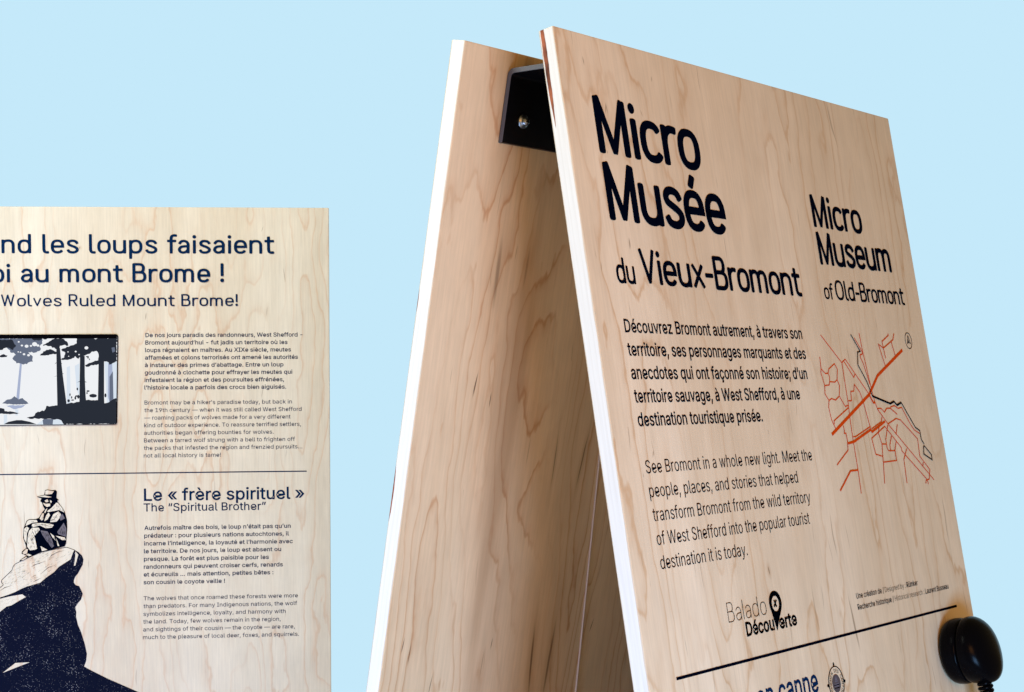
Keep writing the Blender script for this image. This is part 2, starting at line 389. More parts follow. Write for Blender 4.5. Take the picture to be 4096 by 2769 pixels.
# ------------------------------------------------------------------ grotesque letters for running text (outlines in font units)
GLYPHS = {}
for row in """ 188|
!196|67 160 -4 349 69 0 -4 -349|98 -4 -32 13 -14 32 14 32 32 13 32 -13 13 -32 -13 -32
,188|38 -119 30 190 69 0 -53 -190
-453|337 244 0 -56 -223 0 0 56
.188|95 -4 -32 13 -13 32 13 32 32 14 33 -14 13 -32 -13 -32
/249|235 533 -164 -609 -57 0 164 609
1453|76 0 0 55 315 0 0 -55|276 509 0 -509 -64 0 0 448 -126 -90 0 69 112 82
9453|226 516 84 -22 58 -60 21 -87 -16 -77 -58 -102 -115 -168 -70 0 171 248 -14 -27 -30 -19 -39 -7 -81 19 -54 55 -19 83 21 84 58 58|226 460 -52 -14 -36 -39 -13 -55 13 -57 36 -38 52 -14 53 14 35 38 13 55 -13 57 -35 39
:188|95 -4 -32 13 -13 32 13 32 32 14 33 -14 13 -32 -13 -32|95 271 -32 13 -13 32 13 33 32 13 33 -13 13 -33 -13 -32
;188|38 -119 30 190 69 0 -53 -190|103 271 -32 13 -13 32 13 33 32 13 33 -13 13 -33 -13 -32
A480|16 0 185 509 75 0 187 -509 -68 0 -108 302 -23 70 -32 106 13 0 -32 -107 -22 -69 -106 -302|110 142 0 57 260 0 0 -57
B456|60 0 0 509 181 0 88 -18 52 -49 17 -68 -11 -54 -31 -34 -41 -19 48 -22 39 -42 16 -67 -18 -69 -23 -28 -33 -21 -97 -18|125 57 120 0 51 6 34 17 19 25 6 32 -13 47 -36 34 -58 13 -123 0|125 285 113 0 50 11 35 30 13 46 -6 31 -17 26 -30 17 -43 6 -115 0
C510|267 -7 -117 32 -80 90 -30 139 30 139 80 91 117 32 73 -12 62 -33 46 -53 25 -70 -65 0 -19 47 -32 33 -42 21 -48 7 -83 -24 -59 -68 -22 -110 22 -109 59 -69 83 -23 48 7 42 21 32 33 19 46 65 0 -25 -69 -46 -53 -61 -33
D502|219 0 -123 0 0 57 119 0 103 24 36 29 25 39 20 106 -20 106 -59 67 -99 24 -128 0 0 57 132 0 128 -31 80 -87 29 -136 -29 -136 -82 -88|125 509 0 -509 -65 0 0 509
E419|60 0 0 509 312 0 0 -57 -247 0 0 -166 230 0 0 -57 -230 0 0 -172 250 0 0 -57
F410|60 0 0 509 309 0 0 -57 -244 0 0 -174 221 0 0 -57 -221 0 0 -221
H517|60 0 0 509 65 0 0 -220 267 0 0 220 65 0 0 -509 -65 0 0 232 -267 0 0 -232
I301|31 0 0 57 87 0 0 395 -87 0 0 57 238 0 0 -57 -86 0 0 -395 86 0 0 -57
L393|60 0 0 509 65 0 0 -452 236 0 0 -57
M628|60 0 0 509 92 0 125 -322 10 -28 12 -36 12 -39 11 -35 -15 0 11 34 12 38 12 37 10 29 124 322 92 0 0 -509 -64 0 0 291 0 36 1 42 1 44 1 44 -9 -48 -16 -46 -15 -41 -11 -31 -114 -291 -56 0 -116 291 -11 30 -14 40 -16 47 -17 49 7 0 1 -41 1 -44 1 -44 0 -37 0 -291
N523|60 0 0 509 76 0 207 -326 20 -32 25 -44 26 -52 -9 -1 -4 54 -2 49 0 38 0 314 64 0 0 -509 -76 0 -185 290 -25 41 -29 50 -40 71 11 2 3 -70 2 -56 1 -37 0 -291
O533|267 -7 -117 32 -80 90 -30 139 30 139 80 91 117 32 117 -32 80 -91 29 -139 -29 -139 -80 -90|267 53 82 23 59 68 22 110 -22 111 -59 68 -82 23 -83 -23 -59 -69 -22 -110 22 -110 59 -68
R449|60 0 0 509 176 0 97 -20 57 -56 19 -81 -19 -81 -23 -31 -34 -23 -97 -19 -140 0 0 57 138 0 64 12 36 33 11 52 -11 53 -36 35 -65 12 -108 0 0 -452|353 0 -123 229 73 0 125 -229
S447|224 -9 -96 18 -64 51 -26 77 66 0 19 -49 43 -29 58 -10 62 11 43 32 17 47 -14 40 -36 26 -51 17 -61 17 -98 50 -26 37 -8 46 23 76 63 50 89 18 89 -18 61 -49 24 -71 -64 0 -11 34 -24 25 -35 16 -42 6 -58 -11 -38 -30 -14 -42 4 -24 12 -18 38 -26 43 -15 52 -14 48 -15 47 -26 36 -40 13 -59 -22 -75 -63 -53
T449|32 452 0 57 385 0 0 -57 -160 0 0 -452 -64 0 0 452
U517|259 -8 -105 23 -69 65 -25 93 0 336 64 0 0 -331 17 -65 46 -45 72 -16 72 16 46 45 16 65 0 331 64 0 0 -336 -24 -93 -70 -65
W686|155 0 -139 509 66 0 81 -313 12 -51 12 -51 10 -54 -8 0 11 54 11 51 13 51 82 313 74 0 82 -313 12 -51 12 -51 11 -54 -9 0 11 54 11 51 13 51 80 313 67 0 -140 -509 -75 0 -87 323 -17 68 -15 84 14 0 -15 -80 -17 -72 -88 -323
X474|18 0 182 260 -171 249 75 0 134 -199 136 199 72 0 -170 -248 180 -261 -74 0 -145 210 -146 -210
a389|160 -9 -66 14 -46 40 -13 28 -5 35 13 53 35 32 47 18 53 9 56 7 31 8 8 8 3 12 -9 42 -27 25 -44 9 -47 -9 -31 -21 -18 -27 -59 17 38 55 54 29 61 9 45 -5 47 -19 36 -40 15 -69 0 -251 -60 0 0 52 -25 -27 -37 -24|170 45 58 14 35 34 13 45 0 52 -17 -8 -28 -6 -31 -5 -25 -3 -41 -9 -31 -20 -8 -15 -3 -19 10 -33 28 -20
b424|229 -8 -57 12 -34 27 -20 28 -6 -59 -59 0 0 509 61 0 0 -190 23 27 34 27 58 11 84 -23 57 -68 20 -104 -20 -105 -57 -68|220 47 33 4 26 15 37 51 12 72 -12 72 -36 50 -27 14 -33 5 -32 -5 -27 -13 -36 -49 -12 -74 12 -74 37 -50 26 -14
c396|207 -8 -90 24 -61 69 -22 102 22 104 61 69 90 24 53 -7 45 -21 35 -34 22 -45 -59 -15 -13 27 -20 22 -28 14 -35 5 -34 -5 -28 -15 -37 -52 -12 -71 12 -70 37 -51 28 -15 34 -5 36 6 28 14 21 23 12 28 59 -15 -22 -46 -35 -35 -45 -22
d424|195 -8 -84 24 -56 68 -21 105 21 104 57 68 84 23 57 -11 34 -27 19 -27 5 190 61 0 0 -509 -59 0 0 59 -26 -28 -35 -27|205 47 31 4 27 14 36 50 13 74 -12 74 -37 49 -26 13 -32 5 -33 -5 -27 -14 -37 -50 -12 -72 13 -72 36 -51 27 -15
e404|212 -8 -95 24 -61 69 -22 102 21 103 60 69 90 25 61 -10 53 -33 38 -59 14 -88 0 -25 -296 0 0 52 263 0 -28 -19 -12 67 -35 45 -26 12 -32 4 -59 -17 -37 -43 -13 -59 0 -33 14 -72 41 -45 61 -15 42 7 31 20 21 32 59 -14 -30 -52 -52 -35
f254|228 379 0 -52 -222 0 0 52|81 0 0 432 15 54 39 33 52 11 35 -3 21 -6 -16 -53 -12 4 -20 2 -24 -4 -17 -10 -9 -17 -3 -24 0 -419
g425|207 -151 -73 11 -52 30 -31 41 50 28 21 -25 32 -22 53 -9 42 5 33 17 22 28 7 41 0 74 -24 -27 -35 -25 -57 -11 -82 22 -58 63 -21 101 21 102 57 68 84 23 57 -11 35 -27 20 -27 5 60 59 0 0 -388 -22 -81 -59 -46|205 59 59 16 36 46 12 72 -12 71 -36 48 -27 13 -32 5 -33 -5 -27 -13 -36 -50 -13 -69 13 -70 36 -47 27 -13
h410|114 227 0 -227 -61 0 0 509 61 0 0 -222 -12 0 22 45 28 30 35 17 40 5 68 -15 46 -48 16 -81 0 -240 -61 0 0 235 -6 40 -17 29 -27 19 -36 6 -49 -12 -35 -34
i167|53 0 0 379 61 0 0 -379|84 443 -30 12 -13 28 13 29 30 12 30 -12 12 -29 -12 -28
j167|53 379 61 0 0 -409 -12 -60 -37 -39 -61 -14 -14 0 0 56 12 0 23 4 15 11 10 18 3 25|83 443 -30 12 -12 28 12 29 30 12 31 -12 12 -29 -12 -28
k381|110 137 0 75 11 0 163 167 76 0 -176 -180 -7 0|53 0 0 509 61 0 0 -509|294 0 -146 186 43 43 181 -229
l189|139 -2 -38 5 -27 17 -16 27 -5 37 0 425 61 0 0 -410 6 -37 10 -8 16 -2 14 1 10 1 11 -51 -19 -4
m610|53 0 0 379 59 0 0 -84 20 51 40 30 47 10 38 -6 30 -19 22 -30 12 -36 -9 0 25 48 44 32 56 11 60 -14 44 -44 16 -73 0 -255 -61 0 0 254 -6 35 -17 24 -26 13 -28 4 -45 -10 -29 -30 -10 -43 0 -247 -61 0 0 260 -5 28 -16 23 -24 15 -30 4 -41 -10 -32 -31 -12 -51 0 -238
n410|114 227 0 -227 -61 0 0 379 59 0 0 -92 -10 0 22 45 28 30 35 17 40 5 68 -15 46 -48 16 -81 0 -240 -61 0 0 235 -6 40 -17 29 -27 19 -36 6 -49 -12 -35 -34
o415|207 -8 -90 24 -61 69 -22 102 22 104 61 69 90 24 92 -24 60 -69 22 -104 -22 -102 -60 -69|207 46 35 5 28 15 37 51 12 70 -12 71 -37 52 -28 15 -35 5 -34 -5 -28 -15 -37 -52 -12 -71 12 -70 37 -51 28 -15
p424|53 -143 0 522 59 0 0 -60 25 27 34 27 58 11 84 -23 57 -68 20 -104 -20 -105 -57 -68 -84 -24 -56 12 -35 27 -20 28 -4 -202|220 47 33 4 26 15 37 51 12 72 -12 72 -36 50 -27 14 -33 5 -32 -5 -27 -13 -36 -49 -12 -74 12 -74 37 -50 26 -14
q424|372 -143 -61 0 0 202 -24 -28 -35 -27 -57 -12 -84 24 -56 68 -21 105 21 104 57 68 84 23 57 -11 34 -27 20 -27 6 60 59 0|205 47 31 4 27 14 36 50 13 74 -12 74 -37 49 -26 13 -32 5 -33 -5 -27 -14 -37 -50 -12 -72 13 -72 36 -51 27 -15
r259|53 0 0 379 59 0 0 -58 18 26 22 20 61 18 16 -1 14 0 0 -62 -13 2 -23 2 -48 -11 -33 -31 -12 -47 0 -237
s365|182 -8 -70 11 -50 35 -26 56 58 13 11 -28 19 -19 26 -11 31 -4 63 17 18 19 6 22 -3 18 -11 15 -42 19 -63 15 -77 38 -19 29 -6 37 4 31 14 27 50 38 72 14 67 -12 45 -33 25 -49 -56 -13 -25 39 -24 12 -32 5 -56 -16 -17 -18 -5 -22 3 -19 12 -15 48 -20 57 -14 77 -38 19 -29 6 -35 -19 -60 -52 -41
t227|204 379 0 -52 -198 0 0 52|65 471 61 0 0 -373 10 -37 14 -8 20 -3 15 1 17 3 11 -52 -21 -5 -24 -1 -43 6 -33 19 -20 31 -7 41
u410|182 -5 -67 16 -46 48 -16 80 0 240 61 0 0 -235 5 -39 18 -30 27 -19 36 -6 49 12 34 35 13 56 0 226 61 0 0 -379 -59 0 0 92 9 0 -21 -45 -29 -30
v389|163 0 -146 379 67 0 81 -224 22 -68 19 -66 -22 0 19 66 21 68 81 224 66 0 -145 -379
w567|138 0 -115 379 64 0 46 -165 21 -77 21 -96 -10 0 21 94 20 79 46 165 64 0 46 -165 20 -78 20 -95 -11 0 22 94 21 79 46 165 65 0 -116 -379 -61 0 -49 172 -14 53 -14 55 -14 58 14 0 -14 -58 -14 -55 -15 -53 -49 -172
x379|21 0 150 218 0 -47 -142 208 71 0 47 -73 32 -53 28 -47 -32 0 27 47 31 53 49 73 70 0 -143 -210 0 45 149 -214 -71 0 -56 85 -31 51 -27 46 32 0 -27 -46 -30 -51 -57 -85
y389|47 -139 14 53 10 -1 33 -2 26 15 21 38 12 35 -146 380 67 0 81 -224 22 -68 19 -66 -22 0 18 66 22 68 81 224 66 0 -167 -437 -27 -49 -38 -29 -48 -9 -26 2
z380|42 0 0 46 212 274 -206 3 0 56 285 0 0 -48 -207 -271 213 -4 0 -56
«403|168 49 -135 160 135 160 70 0 -133 -160 133 -160|307 49 -136 160 136 160 70 0 -134 -160 134 -160
»403|26 49 133 160 -133 160 70 0 135 -160 -135 -160|165 49 133 160 -133 160 69 0 136 -160 -136 -160
à389|160 -9 -66 14 -46 40 -13 28 -5 35 13 53 35 32 47 18 53 9 56 7 31 8 8 8 3 12 -9 42 -27 25 -44 9 -47 -9 -31 -21 -18 -27 -59 17 38 55 54 29 61 9 45 -5 47 -19 36 -40 15 -69 0 -251 -60 0 0 52 -25 -27 -37 -24|170 45 58 14 35 34 13 45 0 52 -17 -8 -28 -6 -31 -5 -25 -3 -41 -9 -31 -20 -8 -15 -3 -19 10 -33 28 -20|165 429 -66 100 69 0 47 -100
ç396|207 -8 -90 24 -61 69 -22 102 22 104 61 69 90 24 53 -7 45 -21 35 -34 22 -45 -59 -15 -13 27 -20 22 -28 14 -35 5 -34 -5 -28 -15 -37 -52 -12 -71 12 -70 37 -51 28 -15 34 -5 36 6 28 14 21 23 12 28 59 -15 -22 -46 -35 -35 -45 -22|169 -143 0 36 41 0 26 5 5 7 2 11 -7 17 -26 5 -28 0 10 78 32 0 0 -16 0 -29 49 -15 12 -17 4 -24 -5 -26 -14 -18 -25 -10 -35 -4
è404|212 -8 -95 24 -61 69 -22 102 21 103 60 69 90 25 61 -10 53 -33 38 -59 14 -88 0 -25 -296 0 0 52 263 0 -28 -19 -12 67 -35 45 -26 12 -32 4 -59 -17 -37 -43 -13 -59 0 -33 14 -72 41 -45 61 -15 42 7 31 20 21 32 59 -14 -30 -52 -52 -35|180 429 -66 100 68 0 48 -100
é404|212 -8 -95 24 -61 69 -22 102 21 103 60 69 90 25 61 -10 53 -33 38 -59 14 -88 0 -25 -296 0 0 52 263 0 -28 -19 -12 67 -35 45 -26 12 -32 4 -59 -17 -37 -43 -13 -59 0 -33 14 -72 41 -45 61 -15 42 7 31 20 21 32 59 -14 -30 -52 -52 -35|177 429 48 100 68 0 -66 -100
ê404|212 -8 -95 24 -61 69 -22 102 21 103 60 69 90 25 61 -10 53 -33 38 -59 14 -88 0 -25 -296 0 0 52 263 0 -28 -19 -12 67 -35 45 -26 12 -32 4 -59 -17 -37 -43 -13 -59 0 -33 14 -72 41 -45 61 -15 42 7 31 20 21 32 59 -14 -30 -52 -52 -35|155 435 -60 0 80 94 58 0 80 -91 -61 -3 -48 60
î167|53 0 0 379 61 0 0 -379|34 435 -60 0 80 94 58 0 81 -91 -61 -3 -49 60
ù410|182 -5 -67 16 -46 48 -16 80 0 240 61 0 0 -235 5 -39 18 -30 27 -19 36 -6 49 12 34 35 13 56 0 226 61 0 0 -379 -59 0 0 92 9 0 -21 -45 -29 -30|181 429 -66 100 68 0 48 -100
ü410|182 -5 -67 16 -46 48 -16 80 0 240 61 0 0 -235 5 -39 18 -30 27 -19 36 -6 49 12 34 35 13 56 0 226 61 0 0 -379 -59 0 0 92 9 0 -21 -45 -29 -30|277 443 -29 12 -12 28 12 29 29 11 28 -11 12 -29 -12 -28|133 443 -29 12 -11 28 11 29 29 11 29 -11 11 -29 -11 -28
—699|699 244 0 -56 -699 0 0 56
’177|52 318 30 191 69 0 -53 -191
“300|52 318 52 191 47 0 -30 -191|175 318 53 191 46 0 -30 -191
”300|52 318 30 191 69 0 -53 -191|175 318 30 191 69 0 -52 -191
…588|98 -4 -32 13 -14 32 14 32 32 14 32 -14 14 -32 -14 -32|294 -4 -32 13 -14 32 14 32 32 14 32 -14 14 -32 -14 -32|490 -4 -32 13 -13 32 13 32 32 14 33 -14 13 -32 -13 -32""".split("\n"):
    ch, rest = row[0], row[1:].split("|")
    cs = []
    for c in rest[1:]:
        if not c:
            continue
        q = [int(t) for t in c.split()]
        x = y = 0
        pl = []
        for i in range(0, len(q), 2):
            x += q[i]
            y += q[i + 1]
            pl.append((x, y))
        cs.append(pl)
    GLYPHS[ch] = (int(rest[0]), cs)
CAP = max(p[1] for p in GLYPHS["D"][1][0])


def text_extent(t):
    x = 0
    lo, hi = 1e9, -1e9
    for ch in t:
        a, cs = GLYPHS[ch]
        for c in cs:
            lo = min(lo, x + min(p[0] for p in c))
            hi = max(hi, x + max(p[0] for p in c))
        x += a
    return lo, hi


def inside(p, poly):
    r = False
    for (x1, y1), (x2, y2) in zip(poly, poly[1:] + poly[:1]):
        if (y1 > p[1]) != (y2 > p[1]) and p[0] < (x2 - x1) * (p[1] - y1) / (y2 - y1) + x1:
            r = not r
    return r


def signed(c):
    return sum(a[0] * b[1] - b[0] * a[1] for a, b in zip(c, c[1:] + c[:1]))


def thicken(c, d):
    """moves an outline away from its ink by d font units (negative thins); outlines run clockwise, counters anticlockwise"""
    q, r = list(reversed(c)), []
    for i, p in enumerate(q):
        a, b = Vector(q[i - 1]), Vector(q[(i + 1) % len(q)])
        d1, d2 = (Vector(p) - a).normalized(), (b - Vector(p)).normalized()
        n1, n2 = Vector((d1.y, -d1.x)), Vector((d2.y, -d2.x))
        m = n1 + n2
        m = m.normalized() if m.length > 1e-4 else n1
        k = d / max(0.5, m.dot(n1))
        r.append((p[0] + m.x * k, p[1] + m.y * k))
    return r


def strokes_of(cs):
    """each clockwise outline with the counters it holds: overlapping strokes of a letter are filled apart"""
    outs = [c for c in cs if signed(c) < 0]
    holes = [c for c in cs if signed(c) >= 0]
    res = [[c] for c in outs]
    for h in holes:
        for g in res:
            if inside(h[0], g[0]):
                g.append(h)
                break
    return res


def text_mesh(segments, bold_of):
    """fills the letter outlines with 2-D curves; bold_of(i) thickens or thins segment i. returns (verts, faces) in font units, third = layer"""
    V, F = [], []
    x = 0
    for si, seg in enumerate(segments):
        layers = {}
        grow = bold_of(si)
        for ch in seg:
            a, cs = GLYPHS[ch]
            for k, g in enumerate(strokes_of(cs)):
                for c in g:
                    layers.setdefault(k, []).append([(p[0] + x, p[1]) for p in thicken(c, grow)])
            x += a
        for k, loops in layers.items():
            cu = bpy.data.curves.new("letters", "CURVE")
            cu.dimensions = "2D"
            cu.fill_mode = "BOTH"
            for c in loops:
                sp = cu.splines.new("POLY")
                sp.points.add(len(c) - 1)
                for p, q in zip(sp.points, c):
                    p.co = (q[0] / 1000, q[1] / 1000, 0, 1)
                sp.use_cyclic_u = True
            ob = bpy.data.objects.new("letters", cu)
            C.objects.link(ob)
            dg = bpy.context.evaluated_depsgraph_get()
            me = bpy.data.meshes.new_from_object(ob.evaluated_get(dg))
            o = len(V)
            V += [(v.co.x * 1000, v.co.y * 1000, k) for v in me.vertices]
            F += [tuple(o + i for i in p.vertices) for p in me.polygons]
            bpy.data.objects.remove(ob)
            bpy.data.curves.remove(cu)
            bpy.data.meshes.remove(me)
    return V, F


def lettering(name, lines, cap, weight, mat, parent, seg_split=None, weights=None, lift=0.35):
    """one block of running text: lines of (text, u0, baseline w, width) in millimetres"""
    verts, faces = [], []
    ys = cap / CAP
    for text, u0, w, width in lines:
        segs = seg_split(text) if seg_split else [text]
        lo, hi = text_extent(text)
        xs = width / (hi - lo)
        V, F = text_mesh(segs, lambda i: (weights[i % len(weights)] if weights else weight))
        o = len(verts)
        verts += [((u0 + (x - lo) * xs) * MM, -(lift + .02 * k) * MM, (-w + y * ys) * MM) for x, y, k in V]
        faces += [tuple(o + i for i in f) for f in F]
    me = bpy.data.meshes.new(name)
    me.from_pydata(verts, [], faces)
    bm = bmesh.new()
    bm.from_mesh(me)
    for f in bm.faces:
        f.normal_update()
        if f.normal.y > 0:
            f.normal_flip()
    bm.to_mesh(me)
    bm.free()
    return link(name, me, mat, parent)


# ------------------------------------------------------------------ rounded display letters, drawn as pen strokes (cap height 1)
def arc(cx, cy, rx, ry, a0, a1, n=16, p=2.5):
    out = []
    for i in range(n + 1):
        a = rad(a0 + (a1 - a0) * i / n)
        c, s = math.cos(a), math.sin(a)
        out.append((cx + rx * math.copysign(abs(c) ** (2 / p), c), cy + ry * math.copysign(abs(s) ** (2 / p), s)))
    return out


def smooth(pts, n=6):
    out = []
    for i in range(len(pts) - 1):
        p0, p1, p2, p3 = pts[max(0, i - 1)], pts[i], pts[i + 1], pts[min(len(pts) - 1, i + 2)]
        for j in range(n):
            t = j / n
            out.append(tuple(0.5 * (2 * p1[k] + (p2[k] - p0[k]) * t + (2 * p0[k] - 5 * p1[k] + 4 * p2[k] - p3[k]) * t * t
                                    + (3 * p1[k] - p0[k] - 3 * p2[k] + p3[k]) * t ** 3) for k in (0, 1)))
    return out + [pts[-1]]


S_CURVE = smooth([(.54, .53), (.47, .615), (.33, .655), (.19, .635), (.115, .55), (.15, .45), (.29, .385), (.43, .325), (.535, .245), (.53, .14), (.43, .07), (.30, .055), (.16, .085), (.09, .17)])
BOWL_D = arc(.345, .355, .26, .30, 0, 360, 40)[:-1]
E_MAIN = [(.10, .355), (.60, .355)] + arc(.345, .355, .255, .30, 0, 318, 34)[1:]
A_TOP = smooth([(.11, .53), (.19, .625), (.32, .655), (.46, .61), (.53, .48), (.53, .30), (.53, .05)])
A_BOWL = smooth([(.53, .385), (.36, .375), (.19, .345), (.095, .225), (.14, .105), (.27, .055), (.42, .09), (.53, .21)])
DISPLAY = {
    "a": (.68, [A_TOP, A_BOWL]),
    "B": (.76, [[(.09, .05), (.09, .95)], [(.09, .945), (.36, .945)] + arc(.36, .735, .21, .21, 90, -90)[1:] + [(.09, .525)], [(.36, .525)] + arc(.38, .29, .26, .235, 90, -90)[1:] + [(.09, .055)]]),
    "c": (.66, [arc(.345, .355, .255, .30, 42, 318, 30)]),
    "d": (.76, [BOWL_D, [(.60, .04), (.60, .96)]]),
    "e": (.72, [E_MAIN]),
    "f": (.46, [smooth([(.45, .935), (.34, .945), (.235, .90), (.20, .78), (.20, .6)]) + [(.20, .04)], [(.04, .655), (.41, .655)]]),
    "i": (.26, [[(.11, .66), (.11, .04)], "dot"]),
    "l": (.36, [[(.09, .96), (.09, .22)] + smooth([(.09, .22), (.12, .10), (.20, .055), (.30, .055)])[1:]]),
    "m": (1.09, [[(.09, .04), (.09, .67)], [(.09, .42)] + arc(.30, .42, .205, .235, 180, 0, 20) + [(.505, .04)], [(.505, .42)] + arc(.715, .42, .205, .235, 180, 0, 20) + [(.92, .04)]]),
    "M": (.98, [[(.09, .04), (.09, .92)], [(.11, .93), (.45, .06)], [(.45, .06), (.79, .93)], [(.81, .92), (.81, .04)]]),
    "n": (.74, [[(.09, .04), (.09, .67)], [(.09, .41)] + arc(.34, .41, .25, .245, 180, 0, 22) + [(.59, .04)]]),
    "o": (.72, [BOWL_D]),
    "O": (.96, [arc(.44, .50, .36, .445, 0, 360, 48)[:-1]]),
    "p": (.75, [BOWL_D, [(.09, .66), (.09, -.24)]]),
    "r": (.49, [[(.09, .04), (.09, .67)], [(.09, .38)] + smooth([(.09, .42), (.14, .56), (.27, .645), (.43, .64)])[1:]]),
    "R": (.76, [[(.09, .05), (.09, .95)], [(.09, .945), (.38, .945)] + arc(.38, .715, .22, .23, 90, -90)[1:] + [(.09, .485)], [(.36, .485), (.61, .05)]]),
    "s": (.66, [S_CURVE]),
    "t": (.50, [[(.19, .86), (.19, .24)] + smooth([(.19, .24), (.22, .11), (.32, .055), (.43, .06)])[1:], [(.03, .655), (.43, .655)]]),
    "u": (.74, [[(.59, .66), (.59, .04)], [(.09, .66), (.09, .30)] + arc(.34, .30, .25, .245, 180, 360, 22)]),
    "v": (.66, [[(.07, .66), (.31, .06)], [(.31, .06), (.55, .66)]]),
    "V": (.80, [[(.07, .95), (.37, .06)], [(.37, .06), (.67, .95)]]),
    "W": (1.10, [[(.07, .95), (.28, .06)], [(.28, .06), (.50, .93)], [(.50, .93), (.72, .06)], [(.72, .06), (.93, .95)]]),
    "x": (.66, [[(.08, .66), (.55, .05)], [(.55, .66), (.08, .05)]]),
    "-": (.50, [[(.07, .40), (.40, .40)]]),
    "!": (.28, [[(.11, .96), (.11, .36)], "stop"]),
    "h": (.74, [[(.09, .04), (.09, .96)], [(.09, .41)] + arc(.34, .41, .25, .245, 180, 0, 22) + [(.59, .04)]]),
    "Q": (.96, [arc(.44, .50, .36, .445, 0, 360, 48)[:-1], [(.52, .26), (.78, .02)]]),
    " ": (.34, []),
}
DISPLAY["é"] = (DISPLAY["e"][0], DISPLAY["e"][1] + [[(.33, .80), (.41, .95)]])


def display_lettering(name, lines, pen, mat, parent, plain_l=False, track=0.0, before=None):
    """lines of (text, u0, baseline w, width, cap height) in millimetres"""
    sh = Sheet(0.35)
    for li, (text, u0, w, width, cap) in enumerate(lines):
        x = 0
        for ch in text:
            x += DISPLAY[ch][0] + track
        lo = 0.09 - pen[0] / 2
        hi = x - 0.06 - track
        xs = width / (hi - lo)
        x = 0
        if before:     # the start of the line, left of the picture
            x = -sum(DISPLAY[ch][0] + track for ch in before[li])
            text = before[li] + text
        for ch in text:
            adv, strokes = DISPLAY[ch]
            if ch == "l" and plain_l:
                adv, strokes = .24, [[(.09, .04), (.09, .96)]]
            for s in strokes:
                if s == "dot":
                    sh.ellipse(u0 + (x + .11 - lo) * xs, w - .875 * cap, .092 * xs * 1.02, .092 * cap)
                    continue
                if s == "stop":
                    sh.ellipse(u0 + (x + .11 - lo) * xs, w - .10 * cap, .10 * xs, .10 * cap)
                    continue
                closed = len(s) > 30 and math.hypot(s[0][0] - s[-1][0], s[0][1] - s[-1][1]) < .1 and s is not E_MAIN
                pts = [(u0 + (x + px - lo) * xs, w - py * cap) for px, py in s]
                diag = ch in "MVWvx" and len(s) == 2 and abs(s[0][0] - s[1][0]) > .05
                sh.stroke(pts, pen[0] * xs * (.86 if diag else 1), pen[1] * cap * (.95 if diag else 1), closed=closed, cap=.62)
            x += adv + track
    return sh.build(name, mat, parent)


def slab(name, w, h, th, mats, parent, x0=0.0, bev=0.0012):
    """board: x0..x0+w, 0..-h, thickness th into +y; broad faces use the first material, the rims the second"""
    bm = bmesh.new()
    vs_ = [bm.verts.new((x, y, z)) for x in (x0, x0 + w) for y in (0, th) for z in (0, -h)]
    bm.verts.index_update()
    for q in ((0, 1, 5, 4), (2, 6, 7, 3), (0, 2, 3, 1), (4, 5, 7, 6), (0, 4, 6, 2), (1, 3, 7, 5)):
        bm.faces.new([vs_[i] for i in q])
    bmesh.ops.recalc_face_normals(bm, faces=bm.faces)
    bmesh.ops.bevel(bm, geom=list(bm.edges), offset=bev, segments=2, affect="EDGES", profile=0.6)
    for f in bm.faces:
        f.material_index = 0 if abs(f.normal.y) > 0.9 else 1
    me = bpy.data.meshes.new(name)
    bm.to_mesh(me)
    bm.free()
    return link(name, me, mats, parent)


def shade_smooth(o, angle=None):
    for p in o.data.polygons:
        p.use_smooth = True


def empty(name, loc, rot, label, cat):
    o = bpy.data.objects.new(name, None)
    o.location = loc
    o.rotation_euler = rot
    o.empty_display_size = 0.1
    o["label"] = label
    o["category"] = cat
    C.objects.link(o)
    return o


# ------------------------------------------------------------------ setting: the plain pale blue behind everything, floor below the frame
def structure(name, verts, faces, mat):
    me = bpy.data.meshes.new(name)
    me.from_pydata(verts, [], faces)
    o = link(name, me, mat)
    o["kind"] = "structure"
    return o


structure("sky", [(-11, 12, -5), (11, 12, -5), (11, 12, 9), (-11, 12, 9)], [(0, 1, 2, 3)], glow("pale_blue_sky", lin(197, 233, 250)))
floor_mat = new_mat("pale_floor", (0.60, 0.57, 0.58, 1), 0.7, 0.2)
fb = NB(floor_mat)
fb.put(floor_mat.node_tree.nodes["Principled BSDF"].inputs["Base Color"],
       fb.mix(fb.noise(fb.coords((1, 1, 1), (0, 0, 0)), 3.0, 5.0), (0.55, 0.53, 0.54, 1), (0.66, 0.63, 0.63, 1)))
structure("ground", [(-2.2, -1.0, 0), (2.6, -1.0, 0), (2.6, 4.0, 0), (-2.2, 4.0, 0)], [(0, 1, 2, 3)], floor_mat)

# ------------------------------------------------------------------ materials
ink_dark = new_mat("dark_navy_ink", lin(2, 6, 20), 0.6, 0.0)
ink_blue = new_mat("navy_ink", lin(8, 36, 70), 0.6, 0.0)
ink_grey = new_mat("grey_wash_ink", lin(104, 98, 106), 0.6, 0.04)
ink_black = new_mat("black_ink", lin(2, 3, 6), 0.6, 0.0)
ink_orange = new_mat("orange_ink", lin(206, 68, 4), 0.6, 0.04)
ink_brown = new_mat("sepia_ink", lin(84, 74, 74), 0.6, 0.04)
